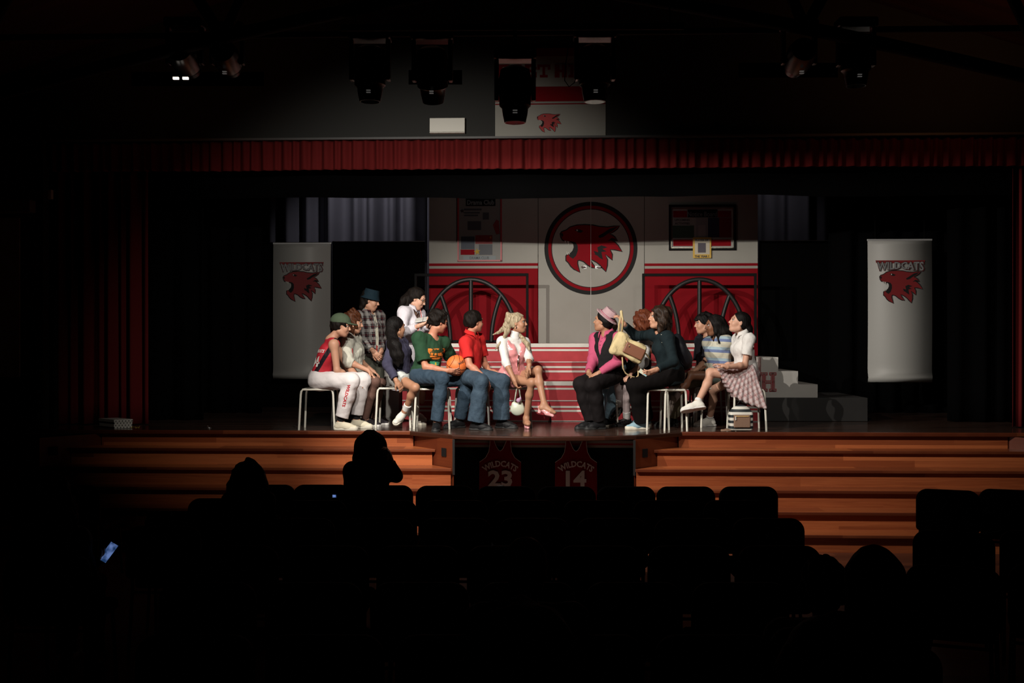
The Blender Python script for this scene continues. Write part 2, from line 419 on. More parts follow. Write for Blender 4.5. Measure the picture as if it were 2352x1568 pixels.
# roof truss across the hall
def truss(v, label):
    t = empty('roof_truss', W(.2, v, 3.6), -TH, label, 'roof truss')
    def B(x):                          # bottom chord height
        return 3.80-.16*abs(x-.2)-.012*(x-.2)**2
    def T(x): return 6.02-.3133*abs(x-.2)
    xs = [-7+i*.5 for i in range(29)]
    MB(STAGE).tube([(x, v, B(x)+.0) for x in xs], .055, 8).build('bottom_chord', K, t, smooth=True)
    MB(STAGE).tube([(-7, v, T(-7)), (.2, v, T(.2)), (7.4, v, T(7.4))], .05, 8).build('top_chord', K, t, smooth=True)
    wx = [-6.2, -5.2, -4.3, -3.1, -2.1, -1.0, .2, 1.4, 2.4, 3.3, 4.25, 5.1, 6.0]
    for i in range(len(wx)-1):
        a, b = wx[i], wx[i+1]
        p, q = ((a, v, B(a)), (b, v, T(b)-.03)) if i % 2 == 0 else ((a, v, T(a)-.03), (b, v, B(b)))
        MB(STAGE).tube([p, q], .045, 8).build('web_bar', K, t, smooth=True)
truss(8.6, 'black steel roof truss crossing high above the audience')

# ---------------------------------------------------------------- stage platform and steps
BOARD = wood('stage_boards', (.040, .022, .016), (.075, .040, .029), 1, (1.8, .09), .15)
NOSE = wood('step_nosing_wood', (.085, .019, .008), (.16, .042, .016), 1, (2.6, .5), .28)
STEPW = wood('step_riser_wood', (.21, .050, .017), (.42, .12, .040), 1, (2.05, .14), .32, vert=True)
TREAD = wood('step_tread_wood', (.16, .038, .013), (.32, .09, .028), 1, (2.05, .36), .32)
CHEEK = wood('cheek_panel_wood', (.09, .017, .006), (.13, .028, .009), 1, (.5, 3), .35, vert=True)
VS = 12.43
def lip_outline(grow=0):
    pts = [(-5.55, 13.9), (-5.55, VS-grow), (-1.13-grow*.5, VS-grow)]
    for i in range(13):
        a = -1+i/6; pts.append((.36+a*(.97+grow*.5), 11.83+.13*a*a-grow-.06*(1-a*a)))
    pts += [(1.87+grow*.5, VS-grow), (6.1, VS-grow), (6.1, 13.9)]
    return pts
st = empty('stage', W(.36, 12.43, 0), -TH, 'wide raised stage with glossy dark boards and a wooden edge', 'stage')
ol = lip_outline()
MB(STAGE).hprism([(-5.55, 18.55), (6.1, 18.55)]+ol[::-1][0:1]+ol[::-1][1:], -.03, 0).build('stage_boards', BOARD, st)
for a, b in ((-5.55, -1.13), (1.87, 6.1)): MB(STAGE).box((a, VS-.03, -.045), (b, VS+.01, .0015)).build('stage_nosing', NOSE, st, bevel=.012)
MB(STAGE).hprism([(-1.13, VS+.12)]+lip_outline(.03)[2:-2]+[(1.87, VS+.12)], -.05, -.002).build('lip_edge', wood('dark_lip_wood', (.022, .007, .004), (.04, .013, .007), 1, (2, .5), .3), st, bevel=.012)
MB(STAGE).box((-5.55, 13.1, ZF), (6.1, 18.5, -.04)).build('stage_base', K, st)
# angled cheek panels beside the recess under the lip, with their sockets
for sx, xa, xb in ((-1, -1.10, -.60), (1, 1.84, 1.32)):
    n = Vector((.03*sx, .03, 0))
    o = MB(STAGE).hprism([(xa, VS+.04), (xb, 11.86), (xb, 11.90), (xa, VS+.08)], ZF, -.045).build('cheek_panel', CHEEK, st)
    MB(STAGE).hprism([(xb-.012, 11.85), (xb+.012, 11.85), (xb+.012, 11.875), (xb-.012, 11.875)], -.42, -.045).build('metal_edge', STEEL, o)
    t = .76; x, y = xa+(xb-xa)*t, VS+(11.88-VS)*t; dx, dy = (xb-xa)/.78, (11.88-VS)/.78
    MB(STAGE).hprism([(x-dx*.045, y-dy*.045), (x+dx*.045, y+dy*.045), (x+dx*.045, y+dy*.045-.02), (x-dx*.045, y-dy*.045-.02)], -.24, -.15).build('socket', K, o)
for sx, xa, xb in ((-1, -4.67, -5.10), (1, 5.45, 5.95)):
    o = MB(STAGE).hprism([(xa, VS+.04), (xb, 11.86), (xb, 11.90), (xa, VS+.08)], ZF, -.045).build('cheek_panel', CHEEK, st)
    MB(STAGE).hprism([(xb, 11.86), (xb+.6*sx, 11.86), (xb+.6*sx, 11.90), (xb, 11.90)], ZF, -.045).build('side_panel', CHEEK, st)
    t = .8; x, y = xa+(xb-xa)*t, VS+(11.88-VS)*t
    MB(STAGE).box((x-.05, y-.05, -.24), (x+.05, y+.02, -.15)).build('socket', K, o)
RZ = .175
def steps(name, xl, xr, cl_, cr_, label):
    """xl,xr: ends at the stage edge; cl_,cr_: ends beyond the cheek panels"""
    t = empty(name, W((xl+xr)/2, 11, ZF), -TH, label, 'steps', 'wooden steps up to the stage')
    def ends(v):                       # width grows along the cheek, then stays
        f = min(1, max(0, (VS-v)/.58))
        return xl+(cl_-xl)*f, xr+(cr_-xr)*f
    for n in range(6):
        z1 = -RZ*n; vr = VS-.3*n+.022      # riser face
        a, b = ends(vr-.02)
        MB(STAGE).box((a+.01, vr, z1-RZ+.0), (b-.01, vr+.03, z1-.030)).build('riser', STEPW, t)
        if n < 5:
            vn = VS-.3*(n+1); a, b = ends(vn-.03)
            poly = [(a, vn), (b, vn), (ends(vn+.33)[1], vn+.34), (ends(vn+.33)[0], vn+.34)]
            MB(STAGE).hprism(poly, -RZ*(n+1)-.026, -RZ*(n+1)).build('tread', TREAD, t)
            MB(STAGE).box((a, vn-.016, -RZ*(n+1)-.030), (b, vn+.002, -RZ*(n+1)+.001)).build('nosing', NOSE, t, bevel=.006)
steps('stage_steps', -4.67, -1.10, -5.10, -.62, 'flight of orange brown wooden steps left of the jersey recess')
steps('stage_steps', 1.84, 5.45, 1.33, 5.95, 'flight of orange brown wooden steps right of the jersey recess')

# recess under the lip: striped valance and two jerseys
rv = empty('striped_valance', W(.36, 12.3, -.05), -TH, 'red black and white striped board hung under the stage lip', 'valance')
for z0, z1, m in ((-.085, -.045, RISER_RED), (-.12, -.085, K), (-.15, -.12, WPANEL), (-.172, -.15, RISER_RED), (-.20, -.172, WPANEL)):
    MB(STAGE).box((-.80, 12.64, z0), (1.52, 12.66, z1)).build('stripe', m, rv)
struct('wall_recess', MB(STAGE).box((-.9, 12.7, ZF), (1.6, 12.75, -.05)), K, label='black back of the recess under the stage lip')
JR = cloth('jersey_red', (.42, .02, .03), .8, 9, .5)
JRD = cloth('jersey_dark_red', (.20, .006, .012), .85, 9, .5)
JW = mat('jersey_lettering', (.66, .64, .6), .7)
def jersey(px, num, label):
    u, z = U(px, 12.58, 1007)
    t = empty('basketball_jersey', W(u, 12.58, -.05), -TH, label, 'jersey', 'jerseys hung under the stage lip')
    prof = [(.075, 0), (.115, 0), (.118, -.05), (.13, -.10), (.165, -.145), (.235, -.18), (.238, -.42), (.232, -.63), (-.232, -.63), (-.238, -.42), (-.235, -.18), (-.165, -.145), (-.13, -.10), (-.118, -.05), (-.115, 0), (-.075, 0)]
    neck = [(-.075+.15*i/12, -.002-.088*math.sin(PI*i/12)) for i in range(1, 12)]
    poly = prof+neck
    mb = MB(STAGE); mb.prism([(u+a, -.10+b*1.45) for a, b in poly], 12.57, 12.60)
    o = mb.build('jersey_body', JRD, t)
    neckl = [(-.075+.15*i/12, -.002-.088*math.sin(PI*i/12)) for i in range(13)]
    MB(STAGE).tube([(u+a, 12.565, -.102+b*1.45) for a, b in neckl], .0035, 6).build('neck_trim', JW, o)
    for s in (-1, 1):
        MB(STAGE).tube([(u+s*a, 12.565, -.10+b*1.45) for a, b in prof[1:6]], .0035, 6).build('armhole_trim', JW, o)
    def arch(a, b):
        R_ = .30; an = a/R_
        return (R_+b)*math.sin(an), (R_+b)*math.cos(an)-R_
    r = W(1, 0)-W(0, 0)
    text_at('team_lettering', 'WILDCATS', JW, o, W(u, 12.55, -.375), r, (0, 0, 1), .41, .07, .03, arch, ext=0)
    text_at('number', num, JW, o, W(u, 12.55, -.545), r, (0, 0, 1), .275 if num == '23' else .23, .19, .035, ext=0)
    return t
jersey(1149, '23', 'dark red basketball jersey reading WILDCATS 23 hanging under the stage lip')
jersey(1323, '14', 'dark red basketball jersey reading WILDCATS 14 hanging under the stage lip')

# ---------------------------------------------------------------- wildcat emblem
CAT = [(245,488),(258,470),(300,455),(340,425),(400,408),(480,403),(560,408),(620,422),(700,428),(760,420),(812,415),(790,440),(755,465),(715,490),(745,505),(770,525),(792,555),(735,552),(765,570),(800,605),(838,660),(770,640),(722,640),(742,690),(744,740),(715,712),(675,685),(695,740),(693,800),(683,852),(655,820),(630,790),(600,765),(560,742),(530,735),(548,775),(585,820),(550,812),(510,790),(470,755),(430,740),(408,745),(405,780),(430,860),(375,828),(345,800),(325,768),(300,745),(300,705),(318,688),(345,682),(368,658),(382,620),(375,580),(345,560),(320,565),(265,545),(252,520)]
CMOUTH = [(345,560),(375,580),(382,620),(368,658),(345,682),(320,690),(335,712),(365,730),(395,700),(412,650),(410,600),(390,572)]
CMARK = [[(540,680),(580,690),(565,655),(610,668),(600,620),(640,600),(700,620),(650,635),(690,660),(640,665),(655,740),(620,720),(600,700)],
         [(610,510),(660,480),(720,440),(800,420),(750,462),(700,490),(660,520),(620,530)],
         [(700,560),(740,530),(770,535),(790,555),(745,552)],
         [(380,455),(400,440),(430,445),(465,462),(440,478),(410,472),(395,460)],
         [(245,488),(262,478),(272,500),(258,520)]]
CTEETH = [[(280,555),(300,556),(296,585)],[(305,558),(328,562),(322,600)],[(300,655),(308,690),(318,688)],[(316,660),(324,686),(334,684)]]
def wildcat(parent, u, v, z, width, Mx=STAGE, red=None, dy=-1):
    """raised emblem: black outline, red head, black marks, white teeth, in the plane v facing the hall"""
    s = width/593.; cx, cy = 541, 632
    red = red or RED
    def T(p, g=0):
        return [(u+(x-cx)*s*(1+g), z-(y-cy)*s*(1+g)) for x, y in p]
    e = empty('wildcat_emblem', (0, 0, 0)); e.parent = parent
    pm = Matrix.Translation(parent.location) @ parent.rotation_euler.to_matrix().to_4x4(); e.matrix_parent_inverse = pm.inverted()
    n = len(CAT); a = sum(CAT[i][0]*CAT[(i+1) % n][1]-CAT[(i+1) % n][0]*CAT[i][1] for i in range(n)); sg = 1 if a > 0 else -1
    out = []
    for i in range(n):
        p, q, r = Vector(CAT[i-1]), Vector(CAT[i]), Vector(CAT[(i+1) % n])
        d1 = (q-p).normalized(); d2 = (r-q).normalized(); n1 = Vector((d1.y, -d1.x))*sg; n2 = Vector((d2.y, -d2.x))*sg
        m = (n1+n2); m = m.normalized() if m.length > .2 else n1
        out.append(tuple(q+m*11))
    h = .0015
    MB(Mx).prism(T(out), v-h, v).build('outline', BLK, e)
    MB(Mx).prism(T(CAT), v-2*h, v-h).build('head_shape', red, e)
    for nm, p in zip(('dark_mouth', 'zigzag_marking', 'dark_ear', 'tuft_marking', 'dark_brow', 'dark_nose'), [CMOUTH]+CMARK): MB(Mx).prism(T(p), v-3*h, v-2*h).build(nm, BLK, e)
    mb = MB(Mx)
    for p in CTEETH: mb.prism(T(p), v-4*h, v-3*h)
    mb.prism(T([(395,448),(410,446),(414,458),(402,462)]), v-4*h, v-3*h)
    mb.build('teeth_and_eye', WH, e)
    return e

# ---------------------------------------------------------------- painted flats behind the bleachers
VF = 16.5
def zpx(px, v, py): return U(px, v, py)[1]
ZT = 3.45                               # flats run up behind the black border
def flat(pxa, pxb, label, stripes):
    ua, ub = U(pxa, VF)[0], U(pxb, VF)[0]
    t = empty('scenery_flat', W((ua+ub)/2, VF, 0), -TH, label, 'scenery flat')
    MB(STAGE).box((ua+.004, VF, .005), (ub-.004, VF+.03, ZT)).build('panel', WPANEL, t)
    if stripes:
        z = lambda py: zpx((pxa+pxb)/2, VF, py)
        for a, b in ((604.5, 610.5), (616.5, 800)):
            MB(STAGE).box((ua+.004, VF-.002, z(b) if b < 799 else .005), (ub-.004, VF, z(a))).build('red_stripe' if b < 799 else 'red_field', RED, t)
    return t, ua, ub
fl, ulo, _ = flat(985, 1236, 'tall cream scenery flat with red lower half left of the emblem doors', True)
fr, _, uhi = flat(1480, 1741, 'tall cream scenery flat with red lower half right of the emblem doors', True)
# double doors with the round emblem
d0, dm, d1 = U(1236, VF)[0], U(1357, VF)[0], U(1480, VF)[0]
uc, zc = U(1357, VF, 570)
dd = empty('emblem_doors', W(dm, VF, 0), -TH, 'cream double doors painted with a red wildcat head in a black and red ring', 'doors')
for a, b in ((d0, dm), (dm, d1)):
    lf = MB(STAGE).box((a+.004, VF+.0, .005), (b-.004, VF+.035, ZT)).build('door_leaf', WPANEL, dd)
    s = 1 if a == d0 else -1; hx = dm-.0-.085*s; z = zpx(1357, VF, 613.5)
    MB(STAGE).tube([(hx, VF-.002, z), (hx, VF-.045, z), (hx-.055*s, VF-.05, z)], .011, 8).lathe([(.028, 0), (.028, .01)], (0, 0, 0)).build('handle', STEEL, lf) if False else \
        MB(STAGE).tube([(hx, VF-.002, z), (hx, VF-.045, z), (hx-.06*s, VF-.05, z)], .009, 8).box((hx-.022, VF-.008, z-.022), (hx+.022, VF-.001, z+.022)).build('handle', STEEL, lf, smooth=2)
def ring(r0, r1, vv, m, name):
    n = 96; vs = []; fs = []
    for k in range(n):
        a = 2*PI*k/n
        for r in (r0, r1): vs.append((uc+r*math.cos(a), vv, zc+r*math.sin(a)))
    for k in range(n):
        j = (k+1) % n; fs.append((2*k, 2*k+1, 2*j+1, 2*j))
    o = MB(STAGE).add(vs, fs).build(name, m, dd); md = o.modifiers.new('t', 'SOLIDIFY'); md.thickness = .0015; return o
ring(.572, .686, VF-.002, BLK, 'black_ring'); ring(.583, .628, VF-.0045, RED, 'red_ring')
wildcat(dd, uc+.005, VF-.002, zc-.005, .90)
MB(STAGE).box((dm-.0035, VF-.008, .9), (dm+.0035, VF-.0062, ZT)).build('door_seam_strip', mat('pale_edge', (.55, .53, .5), .6), dd)  # pale strip down the seam between the door leaves

# ---------------------------------------------------------------- posters
def poster_frame(pxa, pya, pxb, pyb, v, label, name, fm, fw, bm_, cat):
    ua, za = U(pxa, v, pya); ub, _ = U(pxb, v, pya); zb = zpx((pxa+pxb)/2, v, pyb)
    t = empty(name, W((ua+ub)/2, v, zb), -TH, label, cat)
    MB(STAGE).box((ua, v-.012, zb), (ub, v, za)).build('backing', bm_, t)
    fb = MB(STAGE)
    for x0, x1, z0, z1 in ((ua, ua+fw, zb, za), (ub-fw, ub, zb, za), (ua, ub, zb, zb+fw), (ua, ub, za-fw, za)):
        fb.box((x0, v-.03, z0), (x1, v-.012, z1))
    fb.build('frame', fm, t)
    return t
def panel(t, name, pxa, pya, pxb, pyb, v, m, th=.003):
    ua, za = U(pxa, v, pya); ub, _ = U(pxb, v, pya); zb = U(pxa, v, pyb)[1]
    return MB(STAGE).box((ua, v-th, zb), (ub, v, za)).build(name, m, t)
RX = W(1, 0)-W(0, 0)
def ltext(t, txt, px, py, wpx, hpx, v, m, bold=.02, name='lettering', warp=None):
    u, z = U(px, v, py); s = (U(px+50, v)[0]-U(px-50, v)[0])/100
    return text_at(name, txt, m, t, W(u, v, z), RX, (0, 0, 1), wpx*s, hpx*s, bold, warp)
DGREY = mat('dark_print', (.05, .05, .06), .6); MGREY = mat('mid_grey_print', (.20, .23, .24), .6); DRED = mat('dark_red_print', (.20, .01, .012), .6)
GOLD = mat('gold_foil', (.85, .62, .12), .25, .25); GOLDP = mat('yellow_print', (.65, .42, .08), .6)
pv = VF-.002
ps = poster_frame(1051, 448, 1153, 600.5, pv, 'tall red framed drama club poster with a gold star on the left flat', 'drama_poster', mat('glossy_red_frame', (.38, .02, .03), .45), .022, mat('poster_grey', (.20, .195, .18), .6), 'poster')
v = pv-.013
panel(ps, 'title_band', 1070, 456, 1138, 473, v, K)
ltext(ps, 'Drama Club', 1104, 464.5, 62, 11, v-.004, MGREY, .02)
for i, (a, b) in enumerate(((479, 483), (487, 490), (493, 496))): panel(ps, 'text_line', 1066, a, 1106-4*i, b, v, DGREY)
panel(ps, 'photo', 1109, 488, 1123, 504, v, DGREY); panel(ps, 'group_photo', 1074, 508, 1105, 528, v, DGREY)
panel(ps, 'photo', 1059, 543, 1090, 572, v, mat('navy_print', (.03, .04, .06), .6)); panel(ps, 'photo', 1092, 540, 1131, 560, v, DRED)
panel(ps, 'photo', 1100, 561, 1131, 585, v, mat('slate_print', (.06, .065, .075), .6)); panel(ps, 'red_note', 1058, 573, 1090, 585, v, RED)
panel(ps, 'caption_strip', 1064, 587.5, 1139, 597, v, MGREY); ltext(ps, 'DRAMA CLUB', 1101, 592, 44, 6, v-.004, DGREY, .01)
def star(t, px, py, r, v, m, name):
    u, z = U(px, v, py); pts = []
    for k in range(10):
        rr = r if k % 2 == 0 else r*.42; a = PI/2+k*PI/5+.15; pts.append((u+rr*math.cos(a), z+rr*math.sin(a)))
    vs = [(u, v-.025, z)]+[(x, v-.002, y) for x, y in pts]
    return MB(STAGE).add(vs, [(0, 1+(k+1) % 10, 1+k) for k in range(10)]+[tuple(range(1, 11))]).build(name, m, t)
star(ps, 1096, 578, .052, v-.004, GOLD, 'gold_star'); star(ps, 1126, 545, .022, v-.004, GOLD, 'gold_star')
star(ps, 1062, 484, .035, v, DGREY, 'dark_star')
u, z = U(1143, v, 518)
MB(STAGE).prism([(u-.07, z+.01), (u-.02, z+.09), (u+.02, z+.07), (u+.03, z-.12), (u-.02, z-.13)], v-.003, v).build('red_mask_cutout', DRED, ps)
# notice board
nb = poster_frame(1536, 470.5, 1690, 575, pv, 'black framed notice board with red bands on the right flat', 'notice_board', K, .028, mat('board_grey', (.36, .36, .34), .6), 'notice board')
v = pv-.013
si = MB(STAGE); ua, za = U(1541, v-.012, 477); ub, _ = U(1685, v-.012, 477); zb = U(1600, v-.012, 570)[1]
for x0, x1, z0, z1 in ((ua, ua+.01, zb, za), (ub-.01, ub, zb, za), (ua, ub, zb, zb+.013), (ua, ub, za-.008, za)): si.box((x0, v-.022, z0), (x1, v-.010, z1))
si.build('silver_inner_frame', mat('champagne_metal', (.75, .72, .6), .3, 1), nb)
panel(nb, 'red_band', 1546, 484, 1578, 499, v, RED); panel(nb, 'red_band', 1649, 484, 1679, 499, v, RED)
panel(nb, 'title_band', 1579, 481, 1648, 499, v-.001, K); ltext(nb, 'Notice Board', 1613, 491.5, 67, 11, v-.005, mat('title_print', (.16, .18, .2), .6), .01)
panel(nb, 'red_band', 1546, 550, 1591, 565, v, RED); panel(nb, 'red_band', 1634, 550, 1679, 565, v, RED)
ltext(nb, 'UPCOMING', 1567, 505, 34, 5, v-.002, DGREY, .02); ltext(nb, 'ACTIVITIES', 1567, 513, 34, 5, v-.002, DGREY, .02)
panel(nb, 'green_sheet', 1545, 518, 1594, 546, v, mat('green_print', (.05, .10, .07), .6))
panel(nb, 'paper_sheet', 1598, 501, 1624, 545, v, mat('grey_sheet', (.28, .28, .29), .6)); panel(nb, 'photo_sheet', 1604, 517, 1621, 544, v-.004, mat('pale_sheet', (.36, .34, .34), .6))
panel(nb, 'navy_sheet', 1626, 500, 1652, 545, v, mat('navy_sheet', (.03, .03, .07), .6)); panel(nb, 'dark_red_sheet', 1652, 500, 1680, 545, v, DRED)
pl = empty('player_notice', W(*U(1612, VF-.04, 590)[:1], VF-.04, U(1612, VF-.04, 592)[1]), -TH, 'small yellow bordered player notice pinned at the foot of the notice board', 'notice')
panel(pl, 'paper', 1591.5, 545, 1633.5, 592.5, VF-.036, GOLDP); panel(pl, 'inner_paper', 1596, 549, 1630, 584, VF-.0395, mat('cream_paper', (.55, .5, .4), .7)); panel(pl, 'portrait', 1603, 558, 1621, 580, VF-.043, mat('portrait_print', (.09, .08, .1), .6))
ltext(pl, 'PLAYER OF', 1612, 551.5, 30, 4, VF-.045, DGREY, .02); ltext(pl, 'THE YEAR ?', 1612, 588.5, 33, 5, VF-.045, DGREY, .03)

# ---------------------------------------------------------------- bleacher steps
vA, vB, vC = 14.0, 14.45, 14.9
uL, uR = U(924, vA)[0], U(1746, vA)[0]
bl = empty('bleachers', W((uL+uR)/2, vA, 0), -TH, 'two tiered red bleachers with white stripes across the back of the stage', 'bleachers')
WB = mat('white_band_board', (.62, .60, .55), .55, noise=(6, (.54, .52, .47), .2))
TIN = mat('silver_tinsel', (.55, .53, .5), .4, bump=(300, .5, .002))
def tier(v0, v1, rows, ztop, ul, name):
    o = MB(STAGE).box((ul, v0+.006, zA if v0 > vA+.1 else .004), (uR, v1, ztop-.001)).build(name, RISER_RED, bl)
    for a, b, m, nm in rows:
        MB(STAGE).box((ul, v0+(0 if m is not TIN else -.004), b), (uR, v0+.006, a)).build(nm, m, o)
    return o
za = lambda py: zpx(1300, vA, py)
zb_ = lambda py: zpx(1300, vB, py)
zA, zB = za(875.5), zb_(788.5)
tier(vA, vB+.1, [(zA, za(885), WB, 'white_stripe'), (za(890.5), za(894.5), WB, 'white_stripe'), (za(919), za(921), TIN, 'tinsel_strip'), (za(932), za(936.5), WB, 'white_stripe'), (za(941), za(945.5), WB, 'white_stripe'), (za(965.5), .003, TIN, 'tinsel_strip')], zA, uL, 'lower_tier')
tier(vB, 16.45, [(zB, zb_(797), WB, 'white_stripe'), (zb_(801.5), zb_(806), WB, 'white_stripe'), (zb_(830), zb_(832), TIN, 'tinsel_strip'), (zb_(840.5), zb_(845), WB, 'white_stripe'), (zb_(850.5), zb_(855), WB, 'white_stripe')], zB, U(975, vB)[0], 'upper_tier')

# half basketball frames standing on the upper tier
PIPE = mat('black_foam_pipe', (.008, .008, .008), .5, bump=(60, .2, .004))
def hoop_frame(pxl, pxr, pxc, label):
    v = 15.75; z = lambda py: zpx(pxc, v, py)
    ul, ur, uc_ = U(pxl, v)[0], U(pxr, v)[0], U(pxc, v)[0]
    t = empty('half_ball_frame', W(uc_, v, zB), -TH, label, 'prop frame', 'black half basketball frames')
    zt, zb = z(631), zB+.025
    MB(STAGE).box((ul, v-.02, zt-.02), (ur, v+.02, zt+.02)).box((ul, v-.02, zb-.02), (ur, v+.02, zb+.02)).box((ul, v-.018, zb), (ul+.036, v+.018, zt)).box((ur-.036, v-.018, zb), (ur, v+.018, zt)).build('square_frame', K, t, bevel=.005)
    k = (U(pxc+50, v)[0]-U(pxc-50, v)[0])/100
    R = 105*k; H = z(642)-zb
    MB(STAGE).tube([(uc_+R*math.cos(a), v-.03, zb+H*math.sin(a)) for a in [PI*i/40 for i in range(41)]], .032, 12).build('arc', PIPE, t, smooth=2)
    MB(STAGE).tube([(uc_, v-.03, zb), (uc_, v-.03, zb+H)], .03, 12).build('centre_bar', PIPE, t, smooth=2)
    for s in (-1, 1):
        a0 = PI/2+s*.72
        x0, z0 = R*math.cos(a0), H*math.sin(a0)
        pts = []
        for i in range(15):
            f = i/14; xx = (x0+s*47*k)*(1-f)**2-s*47*k; pts.append((uc_+xx, v-.03, zb+z0*(1-f)))
        MB(STAGE).tube(pts, .03, 12).build('curved_bar', PIPE, t, smooth=2)
hoop_frame(952, 1214, 1082, 'black half basketball frame on the bleachers left of the emblem doors')
hoop_frame(1475, 1738, 1606, 'black half basketball frame on the bleachers right of the emblem doors')

# stair blocks at the ends of the bleachers
def stair_block(cols, v0, v1, base_py, label, letter=None):
    u0, u1 = U(cols[0][0], v0)[0], U(cols[-1][1], v0)[0]
    t = empty('stair_unit', W((u0+u1)/2, v0, 0), -TH, label, 'stair unit'); SU = mat('pale_stair_paint', (.60, .58, .54), .7, noise=(3, (.52, .50, .47), .2), spec=.2)
    zb = U(cols[0][0], v0, base_py)[1]; pts = [(u0, zb)]
    for a, b, py in cols:
        z = U((a+b)/2, v0, py)[1]; pts += [(U(a, v0)[0], z), (U(b, v0)[0], z)]
    pts.append((u1, zb))
    MB(STAGE).prism(pts, v0, v1).build('stepped_side', SU, t)
    return t, zb
bx = empty('platform_box', W(*U(1875, 14.1)[:1], 14.1, 0), -TH, 'low dark grey platform under the white stair unit', 'platform')
ua, za_ = U(1757, 14.1, 913); ub, _ = U(1993, 14.1, 913)
MB(STAGE).box((ua, 14.1, .003), (ub, 15.6, za_)).build('carcass', mat('dark_grey_board', (.028, .026, .025), .7, noise=(3, (.022, .021, .020), .2)), bx, bevel=.004)
sb, zb2 = stair_block([(1748, 1787.5, 820), (1787.5, 1833, 852), (1833, 1878, 882.5)], 14.15, 15.3, 912.9, 'white stair unit with a red letter H on its side')
# slab letter H with outline
u0, zt = U(1746.5, 14.14, 855); u1, zb3 = U(1783.5, 14.14, 899)
def slabH(x0, x1, z0, z1, v, g, m, name, par):
    w, h = x1-x0, z1-z0
    r = lambda a, b, c, d: (x0+a*w-g, x0+b*w+g, z0+c*h-g, z0+d*h+g)
    mb = MB(STAGE)
    for a, b, c, d in (r(0, .45, 0, .15), r(.55, 1, 0, .15), r(0, .45, .85, 1), r(.55, 1, .85, 1), r(.10, .35, 0, 1), r(.65, .90, 0, 1), r(.1, .9, .42, .58)): mb.box((a, v, c), (b, v+.002, d))
    return mb.build(name, m, par)
HR = mat('letter_red', (.33, .02, .03), .6)
slabH(u0, u1, zb3, zt, 14.142, .0, HR, 'letter_outline', sb); slabH(u0, u1, zb3, zt, 14.140, -.010, WPANEL, 'letter_inline', sb); slabH(u0, u1, zb3, zt, 14.138, -.016, HR, 'letter', sb)
sb, _ = stair_block([(870, 916, 846), (822, 870, 878)][::-1], 14.6, 15.3, 966, 'pale stair unit at the left end of the bleachers, behind the girl in purple')

